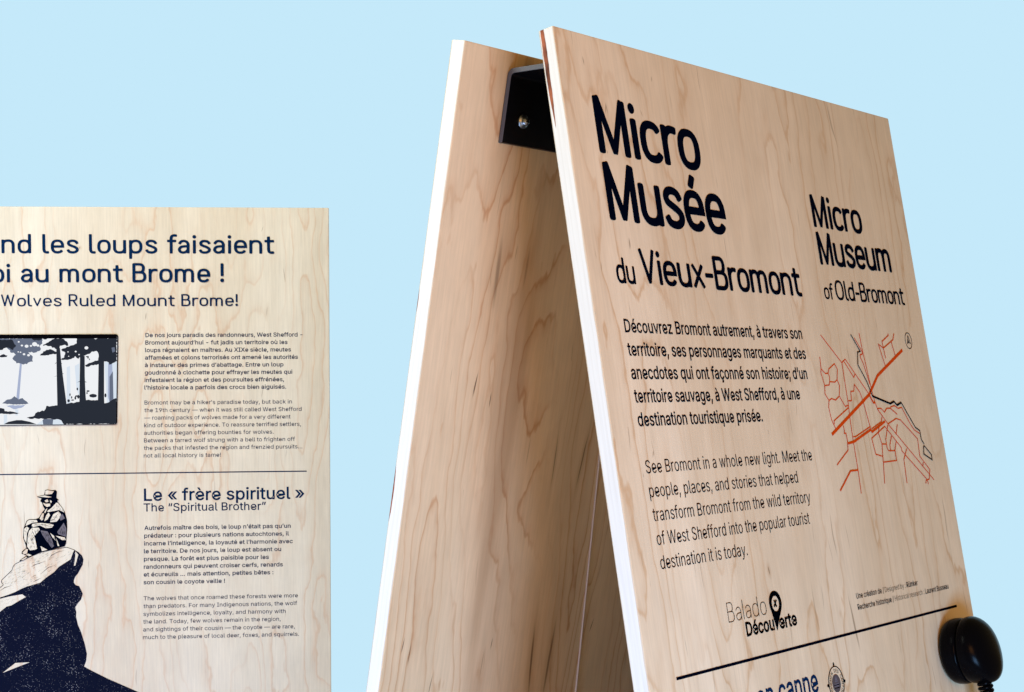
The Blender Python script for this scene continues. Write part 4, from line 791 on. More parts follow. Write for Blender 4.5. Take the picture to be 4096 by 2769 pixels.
PICS = [["mid",9,[[-556.6,197.8],[-432.4,198.3],[-431,203.8],[-435,210.9],[-434.2,217],[-445,220],[-451.9,219],[-446.1,226.1],[-446.2,233.2],[-457.2,237.7],[-469.9,236.1],[-475.7,229],[-470.7,222.9],[-478.5,218.8],[-484.3,211.7],[-556.8,207.3]]],["white",0,[[-464.8,203.7],[-465.2,204.6],[-466.3,204.9],[-467.3,204.6],[-467.8,203.7],[-467.3,202.8],[-466.3,202.5],[-465.2,202.8]]],["white",0,[[-459.9,209.3],[-460.4,210.3],[-461.7,210.7],[-462.9,210.3],[-463.4,209.3],[-462.9,208.2],[-461.6,207.8],[-460.4,208.3]]],["white",0,[[-451.8,210.3],[-452.7,212],[-454.8,212.8],[-456.9,212],[-457.7,210.3],[-456.8,208.6],[-454.7,207.9],[-452.6,208.6]]],["white",0,[[-446.6,209.9],[-447.1,210.9],[-448.4,211.3],[-449.6,210.9],[-450.1,209.8],[-449.6,208.8],[-448.3,208.4],[-447.1,208.8]]],["white",0,[[-438.9,207.4],[-440.1,209.6],[-442.9,210.6],[-445.7,209.6],[-446.8,207.3],[-445.6,205],[-442.8,204.1],[-440.1,205.1]]],["white",0,[[-458.7,197.7],[-459.2,198.7],[-460.5,199.1],[-461.7,198.7],[-462.2,197.6],[-461.7,196.6],[-460.4,196.2],[-459.2,196.6]]],["white",0,[[-462.6,219.4],[-462.9,220.1],[-463.8,220.4],[-464.6,220.1],[-465,219.4],[-464.6,218.7],[-463.8,218.4],[-462.9,218.7]]],["white",0,[[-466,218.9],[-466.4,219.6],[-467.2,219.8],[-468,219.6],[-468.4,218.9],[-468,218.2],[-467.2,217.9],[-466.4,218.2]]],["white",0,[[-456.7,222.5],[-457.3,223.6],[-458.7,224.1],[-460.1,223.6],[-460.7,222.4],[-460.1,221.3],[-458.7,220.8],[-457.3,221.3]]],["white",0,[[-449.8,224],[-450.5,225.3],[-452,225.8],[-453.6,225.3],[-454.2,224],[-453.5,222.7],[-452,222.2],[-450.5,222.8]]],["white",0,[[-435.8,209.4],[-436.5,210.7],[-438,211.2],[-439.5,210.6],[-440.2,209.4],[-439.5,208.1],[-438,207.6],[-436.4,208.1]]],["white",0,[[-478.7,198.6],[-479,199.2],[-479.7,199.4],[-480.4,199.2],[-480.7,198.6],[-480.4,198],[-479.7,197.8],[-479,198]]],["pale",0,[[-465,236.1],[-462.1,237.1],[-466.9,290.8],[-471.3,290.8]]],["mid",6,[[-491.6,297.2],[-486.6,291.7],[-478.7,289.7],[-473.7,285.7],[-467.9,290.8],[-461.9,288.9],[-454.1,296],[-453.2,297.6],[-471,298.9]]],["pale",6,[[-487.7,299.8],[-458.1,299.6],[-462.1,303.1],[-473,306]]],["haze",0,[[-339.7,234.8],[-321,232.8],[-322,293],[-337,298]]],["pale",0,[[-334.3,236.8],[-328.3,235.9],[-327,292],[-333,296],[-335.4,287.8]]],["mid",0,[[-332.5,257.2],[-327.4,249.1],[-327,291],[-333,296]]],["haze",0,[[-395.9,242.6],[-391,240.6],[-390.8,297.6],[-396.7,297.5]]],["haze",0,[[-384,240.6],[-377,236.6],[-377.7,287.5],[-381.6,277.3]]],["haze",0,[[-489.9,314],[-485,314.1],[-485.2,328.3],[-490.2,328.2]]],["haze",0,[[-473,306],[-468.1,306.1],[-469.2,315.2],[-472.7,315.2]]],["haze",0,[[-441.8,329.2],[-432.8,322.7],[-407,320.9],[-401.2,329.6]]],["mid",0,[[-432.8,322.7],[-430.8,320.6],[-416.9,321.3],[-418,329.4],[-431.9,329.3]]],["dark",9,[[-556.6,197.8],[-475.3,200.6],[-470,209.2],[-474.5,215.3],[-484.3,211.7],[-490.3,215.7],[-557,217.4]]],["dark",6,[[-557.1,224],[-494.4,224.3],[-488.4,222.3],[-483,224.4],[-484.6,226.9],[-494.4,226.8],[-557.1,227.5]]],["dark",6,[[-447.7,198.2],[-423,198.3],[-426,200.8],[-430.9,198.8],[-434.9,201.8],[-442.8,201.8]]],["dark",10,[[-431.1,209.9],[-423.1,203.9],[-412.1,198.4],[-399.3,199.9],[-393.4,206],[-393,210.1],[-400.4,208],[-405.4,210],[-406.4,213.1],[-410.4,215.1],[-416.3,212],[-421.2,209.5]]],["dark",9,[[-434.8,224.6],[-430.2,218],[-420.3,215],[-410.5,219.2],[-410.5,221.7],[-425.4,224.7]]],["dark",0,[[-410.9,213.1],[-405.4,213.1],[-403.8,234.4],[-401.6,256.8],[-398.1,287.3],[-396.8,299.6],[-410.6,300.5],[-410.9,246.6]]],["dark",10,[[-380.4,198],[-355.6,198.1],[-352.7,200.1],[-347.7,198.6],[-320.8,198.7],[-321.4,232.8],[-327.3,235.9],[-332.3,238.9],[-336.2,233.8],[-348.2,233.7],[-349,220.5],[-353.9,217.4],[-361.9,221.4],[-366.9,224.4],[-369.9,225.4],[-376.9,227.4],[-378.9,230.5],[-382.8,226.4],[-391.8,230.4],[-403.7,231.4],[-398.7,225.3],[-397.6,220.2],[-403.5,216.2],[-395.5,211.1],[-387.6,210.1],[-380.6,206.1]]],["white",3,[[-363.3,213.3],[-364.2,215],[-366.3,215.7],[-368.4,215],[-369.2,213.3],[-368.4,211.6],[-366.2,210.8],[-364.1,211.6]]],["white",3,[[-380.7,218.8],[-381.2,219.6],[-382.2,220],[-383.3,219.6],[-383.7,218.8],[-383.3,217.9],[-382.2,217.6],[-381.2,217.9]]],["white",3,[[-392.6,219.2],[-392.9,219.8],[-393.6,220],[-394.3,219.8],[-394.6,219.2],[-394.3,218.7],[-393.6,218.4],[-392.9,218.7]]],["white",3,[[-376.1,223.4],[-376.5,224.1],[-377.3,224.4],[-378.2,224.1],[-378.5,223.4],[-378.2,222.7],[-377.3,222.4],[-376.5,222.7]]],["white",3,[[-391.8,225.8],[-392.1,226.4],[-392.7,226.6],[-393.4,226.4],[-393.6,225.8],[-393.4,225.3],[-392.7,225.1],[-392.1,225.3]]],["white",3,[[-352.2,234.7],[-352.5,235.2],[-353.2,235.4],[-353.8,235.2],[-354,234.7],[-353.8,234.2],[-353.1,234],[-352.5,234.2]]],["mid",5,[[-329,213.5],[-324,212.5],[-323.6,218.6],[-327.1,220.6]]],["dark",9,[[-369.1,238.7],[-356.1,234.7],[-348.1,231.7],[-347.2,237.8],[-356.2,239.8],[-367.2,242.2]]],["dark",0,[[-375.9,226.4],[-368.9,225.5],[-369.2,257],[-368.3,287.6],[-367,300.8],[-377.9,300.7],[-376.8,256.9]]],["dark",0,[[-347.9,216.4],[-340,216.4],[-340.9,287.8],[-340.6,301],[-350.5,301],[-349.7,277.5]]],["dark",8,[[-456.4,318.9],[-444.5,315.4],[-443.5,311.4],[-428.6,307.4],[-426.5,300.3],[-422.6,302.4],[-410.6,300],[-396.7,297.5],[-386.8,296.6],[-376.8,295.6],[-366.8,292.2],[-351.9,292.8],[-341,298],[-335,297.5],[-327,291],[-322,290],[-323,329.6],[-401.1,329.1],[-407,321.9],[-432.8,320.6],[-451.5,320]]],["dark",0,[[-490.2,328.4],[-483.2,324.7],[-471.3,322.3],[-463.4,322.4],[-451.6,325],[-441.8,328.8]]],["dark",6,[[-558.5,301.2],[-493.7,303.3],[-488.8,304.9],[-488.3,307.9],[-476.1,310.1],[-465.7,312.2],[-481,312.9],[-558.6,311.9]]],["dark",3,[[-390.6,284.3],[-390.9,285.9],[-391.6,286.6],[-392.3,285.9],[-392.6,284.3],[-392.2,282.7],[-391.5,282.1],[-390.8,282.7]]],["dark",3,[[-388.2,288.4],[-388.5,289.9],[-389.2,290.4],[-389.9,289.8],[-390.1,288.4],[-389.8,287],[-389.1,286.4],[-388.4,287]]],["dark",3,[[-385.3,292.5],[-386,293.2],[-387.7,293.5],[-389.4,293.2],[-390.1,292.5],[-389.4,291.8],[-387.7,291.5],[-386,291.8]]],["dark",3,[[-379.3,275.8],[-379.7,277.3],[-380.6,278],[-381.4,277.3],[-381.7,275.7],[-381.4,274.2],[-380.5,273.5],[-379.7,274.2]]],["dark",3,[[-379.1,286.5],[-379.9,287.3],[-381.7,287.7],[-383.5,287.3],[-384.3,286.4],[-383.5,285.6],[-381.7,285.2],[-379.8,285.6]]],["dark",3,[[-382.3,289.5],[-382.7,291.2],[-383.7,291.9],[-384.7,291.2],[-385.1,289.5],[-384.7,287.7],[-383.7,287],[-382.7,287.8]]],["dark",3,[[-377.4,287.5],[-378,289.6],[-379.2,290.5],[-380.5,289.6],[-381,287.5],[-380.4,285.3],[-379.2,284.4],[-377.9,285.3]]],["dark",3,[[-362.1,278.9],[-362.9,279.8],[-364.7,280.2],[-366.5,279.8],[-367.3,278.9],[-366.5,278],[-364.7,277.7],[-362.8,278.1]]],["dark",3,[[-365.2,282],[-365.5,283.3],[-366.2,283.8],[-366.9,283.3],[-367.2,282],[-366.9,280.7],[-366.2,280.1],[-365.5,280.7]]],["dark",3,[[-351.3,286.2],[-353.1,288.2],[-357.3,289],[-361.6,288.1],[-363.3,286.1],[-361.5,284.1],[-357.3,283.3],[-353.1,284.1]]],["dark",3,[[-337.3,285.8],[-337.8,288.1],[-338.9,289],[-340,288],[-340.5,285.7],[-340,283.4],[-338.8,282.5],[-337.7,283.4]]],["dark",3,[[-391.7,293.5],[-392.3,295.2],[-393.7,295.9],[-395.1,295.2],[-395.7,293.5],[-395.1,291.7],[-393.7,291],[-392.3,291.8]]],["dark",3,[[-362.8,227.5],[-363.2,229.1],[-364,229.8],[-364.8,229.1],[-365.2,227.5],[-364.8,225.9],[-364,225.3],[-363.1,225.9]]],["dark",3,[[-361.2,230.6],[-361.5,231.6],[-362,232],[-362.6,231.6],[-362.8,230.6],[-362.6,229.6],[-362,229.2],[-361.5,229.6]]],["dark",3,[[-364.6,226.5],[-365,227.1],[-366,227.3],[-366.9,227.1],[-367.3,226.5],[-366.9,225.9],[-365.9,225.7],[-365,225.9]]],["dark",0,[[-415,256.7],[-411,255.2],[-411,255.9]]],["dark",0,[[-414.2,238.4],[-411.2,234.9],[-410.9,235.9]]],["dark",0,[[-402.5,251.7],[-400,252.2],[-402.2,252.9]]],["dark",0,[[-381.4,266.1],[-376.9,263.6],[-376.9,264.6]]],["dark",0,[[-369,264.1],[-366,265.4],[-369,265.6]]],["dark",0,[[-404.3,235.4],[-402.3,237],[-404,237.3]]]]

display_lettering("title_lettering", TITLE["fr"][:2], (.178, .142), ink_dark, front)
display_lettering("subtitle_lettering", TITLE["fr"][2:], (.160, .132), ink_dark, front)
display_lettering("english_title_lettering", TITLE["en"][:2], (.170, .138), ink_dark, front)
display_lettering("english_subtitle_lettering", TITLE["en"][2:], (.155, .128), ink_dark, front)
lettering("french_introduction_text", TXT["intro_fr"]["lines"], TXT["intro_fr"]["cap"], 12, ink_dark, front)
lettering("english_introduction_text", TXT["intro_en"]["lines"], TXT["intro_en"]["cap"], -2, ink_dark, front)


def credit_split(t):
    i = t.index("/") + 1
    j = t.index(":") + 1
    return [t[:i], t[i:j], t[j:]]


lettering("credit_text", TXT["credit"]["lines"], TXT["credit"]["cap"], 0, ink_dark, front, credit_split, [7, -9, 8])
u0, w0, wd, xh = CANNE
lettering("station_heading", [("on canne", u0, w0, wd)], xh * 1.375, 12, ink_blue, front)

sh = Sheet(0.35)
(a, b_), (c, d) = RULE_F
sh.poly([(a, b_ - 1.35), (c, d - 1.35), (c, d + 1.35), (a, b_ + 1.35)])
sh.build("printed_rule", ink_dark, front)

sh = Sheet(0.35)
for w, p in MAP:
    sh.stroke(p, w * .88 if w > 3 else w * 1.5, cap=0.0 if w > 3 else .3)
sh.build("street_map", ink_orange, front)
sh = Sheet(0.85)
for w, p in RIVER:
    sh.stroke(p, w * 1.2, cap=.3)
sh.build("river_line", ink_dark, front)
sh = Sheet(0.35)
cx, cy, r = 615.9, 274.1, 8.9
sh.ellipse(cx, cy, r, r + .9, hole=(r - 1.0, r - .1))
sh.stroke([(cx - 3.6, cy + 3.6), (cx + .3, cy - 6.2)], 1.0, cap=.2)
sh.stroke([(cx + .3, cy - 6.2), (cx + 4.2, cy + 3.6)], 1.0, cap=.2)
sh.poly([(cx - 3.8, cy + 4), (cx + .2, cy + 1.6), (cx + .2, cy - 2.4)])
sh.stroke([(cx - 3.6, cy + 3.8), (cx + .3, cy + 1.6), (cx + 4.2, cy + 3.8)], .8, cap=.2)
sh.build("compass_mark", ink_dark, front)

# podcast logo: thin word, heavy word, map pin standing for the v
display_lettering("logo_thin_word", [("Balado", 139.6, 545.6, 71.6, 19.3)], (.042, .038), ink_black, front, plain_l=True)
lettering("logo_heavy_word", [("Décou", 167.5, 560.5, 50.2, ), ("erte", 228.6, 560.7, 32.4)], 12.3, 24, ink_black, front)
sh = Sheet(0.5)
pin = PIN
hx, hy = 226.2, 536.8
hole = [(hx + 6.7 * math.cos(2 * math.pi * i / 32), hy + 7.3 * math.sin(2 * math.pi * i / 32)) for i in range(32)]
pin_s = smooth(pin + [pin[0]], 4)[:-1]
sh.poly([pin_s, hole])
sh.stroke([(224.5, 533.3), (227.6, 540.0)], 2.1)
sh.stroke([(228.8, 533.5), (223.0, 539.6)], 2.1)
sh.build("logo_pin", ink_black, front)

# round trail badge at the foot of the visible board
sx, sy, sr = 319.3, 625.6, 15.9
seal_dark = Sheet(0.35)
seal_dark.ellipse(sx, sy, sr, sr * 1.08, hole=(sr - 1.5, sr * 1.08 - 1.1), n=56)
for ang in (90, 180, 0, -90):
    ex, ey = sx + (sr + 1.0) * math.cos(rad(ang)), sy - (sr * 1.08 + 1.3) * math.sin(rad(ang))
    seal_dark.ellipse(ex, ey, 1.6, 1.7, n=10)
    seal_dark.ellipse(sx + (sr + 2.6) * math.cos(rad(ang)), sy - (sr * 1.08 + 3.0) * math.sin(rad(ang)), .7, .9, n=8)
seal_dark.ellipse(sx, sy, 8.4, 9.0, mi=1)
for yy, hw, mi in ((-3.4, 2.0, 2), (-2.0, 3.2, 2), (.6, 4.4, 2), (1.4, 5.4, 0), (2.6, 4.2, 2), (4.4, 5.0, 0)):
    seal_dark.poly([(sx - hw, sy + yy - .45), (sx + hw, sy + yy - .45), (sx + hw, sy + yy + .45), (sx - hw, sy + yy + .45)], mi)
seal_dark.poly([(sx - 2.4, sy - 3.6), (sx, sy - 7.2), (sx + 2.4, sy - 3.6)], 2)
word = "CHEMIN DES CANTONS"
for i, ch in enumerate(word):
    if ch == " ":
        continue
    th = rad(205 - i * 290 / len(word))
    adv, cs = GLYPHS[ch]
    k = 3.3 / CAP
    rr_ = 10.2
    for grp in strokes_of(cs):
        loops = []
        for cpl in grp:
            pl = []
            for px, py in cpl:
                lx, ly = (px - adv / 2) * k, py * k + rr_
                pl.append((sx + lx * math.sin(th) + ly * math.cos(th), sy - (ly * math.sin(th) - lx * math.cos(th)) * 1.05))
            loops.append(pl)
        seal_dark.poly(loops)
seal_dark.build("round_badge", [ink_black, ink_brown, ink_grey], front)

# bracket: an inverted steel channel screwed to both boards
br_l, br_len, pt = 0.066, 0.50, 0.0050
sl = math.tan(LEAN)


def back_y(z):   # inner face of the back board, in the sign's own frame
    return back.location.y - (z - back.location.z) * -sl * -1.0


lb, lf = back.location, front.location
by = lambda z: lb.y + (lb.z - z) * sl            # back board face (faces -y)
fy = lambda z: lf.y + BT / math.cos(LEAN) - (lf.z - z) * sl   # rear face of the front board
z_top, z_bot = lb.z - 0.0165 * math.cos(LEAN), lb.z - 0.0875 * math.cos(LEAN)
g = 0.0006


def bend(p0, p1, p2, r, n=5):
    a, b2 = (p0 - p1).normalized(), (p2 - p1).normalized()
    s_, e_ = p1 + a * r, p1 + b2 * r
    return [s_.lerp(p1, t).lerp(p1.lerp(e_, t), t) for t in [i / n for i in range(n + 1)]]


V2 = lambda y, z: Vector((y, z))
outer = [V2(by(z_bot) - g, z_bot)] + bend(V2(by(z_bot) - g, z_bot), V2(by(z_top) - g, z_top), V2(fy(z_top) + g, z_top), 0.007) + \
    bend(V2(by(z_top) - g, z_top), V2(fy(z_top) + g, z_top), V2(fy(z_bot) + g, z_bot), 0.007) + [V2(fy(z_bot) + g, z_bot)]
zi = z_top - pt
inner = [V2(by(z_bot) - g - pt, z_bot)] + bend(V2(by(z_bot) - g - pt, z_bot), V2(by(zi) - g - pt, zi), V2(fy(zi) + g + pt, zi), 0.004) + \
    bend(V2(by(zi) - g - pt, zi), V2(fy(zi) + g + pt, zi), V2(fy(z_bot) + g + pt, z_bot), 0.004) + [V2(fy(z_bot) + g + pt, z_bot)]
bm = bmesh.new()
rings = []
for x in (br_l + lb.x, br_l + lb.x + br_len):
    rings.append(([bm.verts.new((x, p.x, p.y)) for p in outer], [bm.verts.new((x, p.x, p.y)) for p in inner]))
n = len(outer)
for i in range(n - 1):
    for k, flip in ((0, 0), (1, 1)):
        q = [rings[0][k][i], rings[0][k][i + 1], rings[1][k][i + 1], rings[1][k][i]]
        bm.faces.new(q)
    for e in (0, 1):
        bm.faces.new([rings[e][0][i], rings[e][0][i + 1], rings[e][1][i + 1], rings[e][1][i]])
for i in (0, n - 1):
    bm.faces.new([rings[0][0][i], rings[1][0][i], rings[1][1][i], rings[0][1][i]])
bmesh.ops.recalc_face_normals(bm, faces=bm.faces)
corner = [e for e in bm.edges if abs(e.verts[0].co.x - e.verts[1].co.x) < 1e-6 and
          abs((e.verts[0].co - e.verts[1].co).length) > 0]
me = bpy.data.meshes.new("bracket")
bm.to_mesh(me)
bm.free()
bracket = link("bracket", me, [black_steel, lit_rim_steel], sign)
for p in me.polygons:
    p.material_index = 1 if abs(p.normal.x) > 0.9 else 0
bv = bracket.modifiers.new("soft_rims", "BEVEL")
bv.width, bv.segments, bv.limit_method, bv.angle_limit = 0.0006, 2, "ANGLE", rad(40)


def bolt(x, w_along):
    bm = bmesh.new()
    prof = [(0.0, -0.0075), (0.0022, -0.0073), (0.0042, -0.0062), (0.0052, -0.0044), (0.0053, -0.0028), (0.0054, -0.0018), (0.0084, -0.0017), (0.0086, -0.0004), (0.0086, 0.0004)]
    K = 24
    rr2 = []
    for r_, y_ in prof:
        rr2.append([bm.verts.new((r_ * math.cos(2 * math.pi * i / K), y_, r_ * math.sin(2 * math.pi * i / K))) for i in range(K)] if r_ else [bm.verts.new((0, y_, 0))])
    for a_, b2 in zip(rr2, rr2[1:]):
        for i in range(K):
            j = (i + 1) % K
            bm.faces.new([a_[0], b2[i], b2[j]] if len(a_) == 1 else [a_[i], b2[i], b2[j], a_[j]])
    bmesh.ops.recalc_face_normals(bm, faces=bm.faces)
    # cross slot in the head
    for dx, dz in ((0.0030, 0.0007), (0.0007, 0.0030)):
        r4 = bmesh.ops.create_cube(bm, size=1.0)
        for v in r4["verts"]:
            v.co = Vector((v.co.x * dx * 2, -0.0073 + v.co.y * 0.0008, v.co.z * dz * 2))
        for f in {f for v in r4["verts"] for f in v.link_faces}:
            f.material_index = 1
    me = bpy.data.meshes.new("bolt")
    bm.to_mesh(me)
    bm.free()
    o = link("bolt", me, [zinc, black_steel], bracket)
    for p in me.polygons:
        p.use_smooth = len(p.vertices) != 4 or p.material_index == 0
    z = lb.z - w_along * math.cos(LEAN)
    o.location = (lb.x + x, by(z) - g - pt, z)
    o.rotation_euler = (LEAN, 0, 0)
    o.scale = (0.82, 0.9, 0.82)
    return o


bolt(0.0926, 0.0641)
bolt(0.46, 0.0641)

# thin cable stapled down the inner face of the back board
cu = bpy.data.curves.new("inner_cable", "CURVE")
cu.dimensions = "3D"
cu.bevel_depth = 0.0011
cu.bevel_resolution = 3
sp = cu.splines.new("POLY")
pts = [(0.300, 0.31), (0.3063, 0.3976), (0.316, 0.53), (0.3258, 0.6715), (0.341, 0.90), (0.352, 1.25)]
sp.points.add(len(pts) - 1)
for p, (u, w) in zip(sp.points, pts):
    p.co = (u, -0.0011, -w, 1)
ob = bpy.data.objects.new("inner_cable", cu)
C.objects.link(ob)
me = bpy.data.meshes.new_from_object(ob.evaluated_get(bpy.context.evaluated_depsgraph_get()))
bpy.data.objects.remove(ob)
link("inner_cable", me, pale_wire, back)

# added unseen black block between the boards, keeps light off the back board
blocker_top, blocker_bot = lb.z - 0.20, lb.z - 1.25
bm = bmesh.new()
vv = [bm.verts.new((x, y, z)) for x in (lb.x + 0.47, lb.x + 0.652) for z in (blocker_top, blocker_bot) for y in (fy(z) + 0.002, by(z) - 0.004)]
for q in ((0, 1, 3, 2), (4, 6, 7, 5), (0, 4, 5, 1), (2, 3, 7, 6), (0, 2, 6, 4), (1, 5, 7, 3)):
    bm.faces.new([vv[i] for i in q])
bmesh.ops.recalc_face_normals(bm, faces=bm.faces)
bmesh.ops.bevel(bm, geom=list(bm.edges), offset=0.004, segments=2, affect="EDGES")
me = bpy.data.meshes.new("equipment_case")
bm.to_mesh(me)
bm.free()
link("equipment_case", me, black_steel, sign)
vbox = slab("player_box", 0.30, 0.36, 0.045, [black_steel, black_steel], front, 0.012, 0.003)
vbox.location = (0, BT + 0.0005, -0.664)

# ------------------------------------------------------------------ earpiece hanging on the front board
fm = Matrix.Translation(TOP_F) @ Matrix.Rotation(YAW, 4, "Z") @ Matrix.Rotation(-LEAN, 4, "X")
EU, EW = 0.587, 0.629
ear = empty("audio_earpiece", fm @ Vector((EU, 0, -EW)), (fm.to_3x3()).to_euler(), "glossy black earpiece with coiled cord on the right edge of the lettered front board", "earpiece")
SEC = [(0.5, -29, 29, 1), (2.0, -34.0, 34.0, 1), (5, -36.3, 36.3, 1), (9, -36.6, 36.6, 1), (12, -36.0, 36.0, 1), (13.2, -34.9, 34.9, 1), (14.6, -34.7, 34.8, 1), (16, -36.0, 35.7, 1), (22, -37.4, 36.4, 1), (34, -36.8, 36.6, .99),
       (45, -33, 37, .97), (54, -27.5, 36.6, .94), (61, -19, 34.4, .92), (66, -9.5, 31, .90), (69.6, 1, 27, .90), (71.8, 9, 22, .9), (72.6, 14, 18, .9)]


SEC = [(n_ * 1.63 if n_ < 13.4 else 22 + (n_ - 13.5) * 0.58, a_, b2, k_) for n_, a_, b2, k_ in SEC]


def loft(name, secs, mat, parent):
    bm = bmesh.new()
    K = 56
    rs = []
    for nn, top, bot, kx in secs:
        cz, hz = -(top + bot) / 2, (bot - top) / 2
        rs.append([bm.verts.new((hz * kx * math.cos(2 * math.pi * i / K) * MM, -nn * MM, (cz + hz * math.sin(2 * math.pi * i / K)) * MM)) for i in range(K)])
    for a_, b2 in zip(rs, rs[1:]):
        for i in range(K):
            j = (i + 1) % K
            bm.faces.new([a_[i], a_[j], b2[j], b2[i]])
    bm.faces.new(rs[0])
    bm.faces.new(rs[-1])
    bmesh.ops.recalc_face_normals(bm, faces=bm.faces)
    me = bpy.data.meshes.new(name)
    bm.to_mesh(me)
    bm.free()
    o = link(name, me, mat, parent)
    shade_smooth(o)
    ss = o.modifiers.new("smooth", "SUBSURF")
    ss.levels = ss.render_levels = 1
    return o


loft("ear_cap", SEC[:7], black_plastic, ear)
loft("earpiece_body", [(21.9, -34.2, 34.2, 1)] + SEC[7:], black_plastic, ear)

# coiled cord
bm = bmesh.new()
path = []
turns, per, rad_c, wire_r = 46, 20, 6.6, 2.15
for i in range(turns * per + 1):
    t = i / per
    a_ = 2 * math.pi * t
    w_ = 34.5 + t * 4.75
    sway = 3.0 * math.sin(w_ / 70)
    path.append(Vector(((rad_c * math.cos(a_)) * MM, (-(33.0 + sway + rad_c * math.sin(a_))) * MM, -w_ * MM)))
prev = None
K = 8
for i, p in enumerate(path):
    d = (path[min(i + 1, len(path) - 1)] - path[max(i - 1, 0)]).normalized()
    s_ = d.cross(Vector((0, 0, 1))).normalized()
    t_ = d.cross(s_).normalized()
    ring = [bm.verts.new(p + (s_ * math.cos(2 * math.pi * k / K) + t_ * math.sin(2 * math.pi * k / K)) * wire_r * MM) for k in range(K)]
    if prev:
        for k in range(K):
            bm.faces.new([prev[k], prev[(k + 1) % K], ring[(k + 1) % K], ring[k]])
    prev = ring
bmesh.ops.recalc_face_normals(bm, faces=bm.faces)
me = bpy.data.meshes.new("coiled_cord")
bm.to_mesh(me)
bm.free()
shade_smooth(link("coiled_cord", me, black_plastic, ear))

# ------------------------------------------------------------------ the upright panel on the left
TOP_L = Vector((-0.2808, 2.4952, 1.5 + 0.2623))
panel = empty("display_panel", (TOP_L.x - 0.33, TOP_L.y - 0.10, 0), (0, 0, 0), "pale maple panel with forest screen and print of a man seated on a rock", "display panel")
pm = Matrix.Translation(TOP_L) @ Matrix.Rotation(rad(5.874), 4, "Z") @ Matrix.Rotation(rad(-0.371), 4, "Y") @ Matrix.Rotation(rad(4.5008), 4, "X")
board = slab("board", 0.665, 1.76, BT, [wood_panel, edge_panel], panel, -0.665)
pl_m = Matrix.Translation(-panel.location) @ pm
board.location = pl_m.to_translation()
board.rotation_euler = pl_m.to_euler()
strut = slab("rear_strut", 0.30, 1.66, BT, [wood_panel, edge_panel], panel, -0.48)
st_m = pl_m @ Matrix.Translation((0, BT + 0.003, -0.10)) @ Matrix.Rotation(rad(9), 4, "X")
strut.location = st_m.to_translation()
strut.rotation_euler = st_m.to_euler()

display_lettering("heading_lettering", TITLE["left"][:2], (.152, .126), ink_blue, board, track=.055, before=["Qua", "la loi "])
display_lettering("english_heading_lettering", TITLE["left"][2:], (.135, .112), ink_blue, board, track=.05, before=["When "])
lettering("wolf_text_french", TXT["wolf_fr"]["lines"], TXT["wolf_fr"]["cap"], 9, ink_blue, board)
lettering("wolf_text_english", TXT["wolf_en"]["lines"], TXT["wolf_en"]["cap"], -1, ink_blue, board)
lettering("brother_heading", TXT["bro"]["lines"], TXT["bro"]["cap"], 11, ink_blue, board)
lettering("brother_english_heading", TXT["bro_en"]["lines"], TXT["bro_en"]["cap"], 5, ink_blue, board)
lettering("brother_text_french", TXT["bro_p"]["lines"], TXT["bro_p"]["cap"], 9, ink_blue, board)
lettering("brother_text_english", TXT["bro_pe"]["lines"], TXT["bro_pe"]["cap"], -1, ink_blue, board)
sh = Sheet(0.35)
(a, b_), (c, d) = RULE_L
a = -628.0
sh.poly([(a, b_ - .8), (c, d - .8), (c, d + .8), (a, b_ + .8)])
sh.build("printed_rule", ink_blue, board)

# print of the seated man on his rock
rock_ink = new_mat("stippled_navy_ink", lin(8, 18, 48), 0.6, 0.04)
rb = NB(rock_ink)
vo = rb.n.new("ShaderNodeTexVoronoi")
vec = rb.coords((1, 0, 1), (0, 0, 0))
rb.put(vo.inputs["Vector"], vec)
vo.inputs["Scale"].default_value = 560.0
vo.inputs["Randomness"].default_value = 0.75
cloud = rb.noise(rb.coords((1, 0, 1), (3.3, 0, 1.7)), 26.0, 3.0, 0.6)
size = rb.remap(cloud, 0.35, 0.68, 0.12, 0.40, True)
dot = rb.remap(rb.math("SUBTRACT", vo.outputs["Distance"], size), -0.08, 0.04, 1.0, 0.0, True)
sp2 = rb.n.new("ShaderNodeSeparateColor")
rb.put(sp2.inputs[0], vo.outputs["Color"])
dot = rb.math("MULTIPLY", dot, rb.remap(sp2.outputs[0], 0.2, 1.0, 0.0, 0.62))
rb.put(rock_ink.node_tree.nodes["Principled BSDF"].inputs["Base Color"], rb.mix(dot, lin(5, 10, 32), (0.42, 0.42, 0.45, 1)))
random.seed(11)


def hatch(sheet, poly, ang, gap, ln, wd, share=1.0, mi=2, keep=None):
    """short engraved strokes inside poly, along ang degrees"""
    xs, ys = [p[0] for p in poly], [p[1] for p in poly]
    cx_, cy_ = (min(xs) + max(xs)) / 2, (min(ys) + max(ys)) / 2
    R = math.hypot(max(xs) - min(xs), max(ys) - min(ys)) / 2
    d, q = Vector((math.cos(rad(ang)), math.sin(rad(ang)))), Vector((-math.sin(rad(ang)), math.cos(rad(ang))))
    s_ = -R
    while s_ < R:
        u_ = -R + random.uniform(0, ln)
        while u_ < R:
            L_ = ln * random.uniform(.45, 1.2)
            a_ = Vector((cx_, cy_)) + q * (s_ + random.uniform(-.3, .3) * gap) + d * u_
            b2 = a_ + d * L_ + q * random.uniform(-.12, .12) * L_
            if random.random() < share and inside(tuple(a_), poly) and inside(tuple(b2), poly) and (keep is None or keep((a_ + b2) / 2)):
                m_ = (a_ + b2) / 2 + q * random.uniform(-.08, .08) * L_
                sheet.stroke([tuple(a_), tuple(m_), tuple(b2)], wd * random.uniform(.7, 1.25), mi=mi, taper=True)
            u_ += L_ + ln * random.uniform(.15, .6)
        s_ += gap


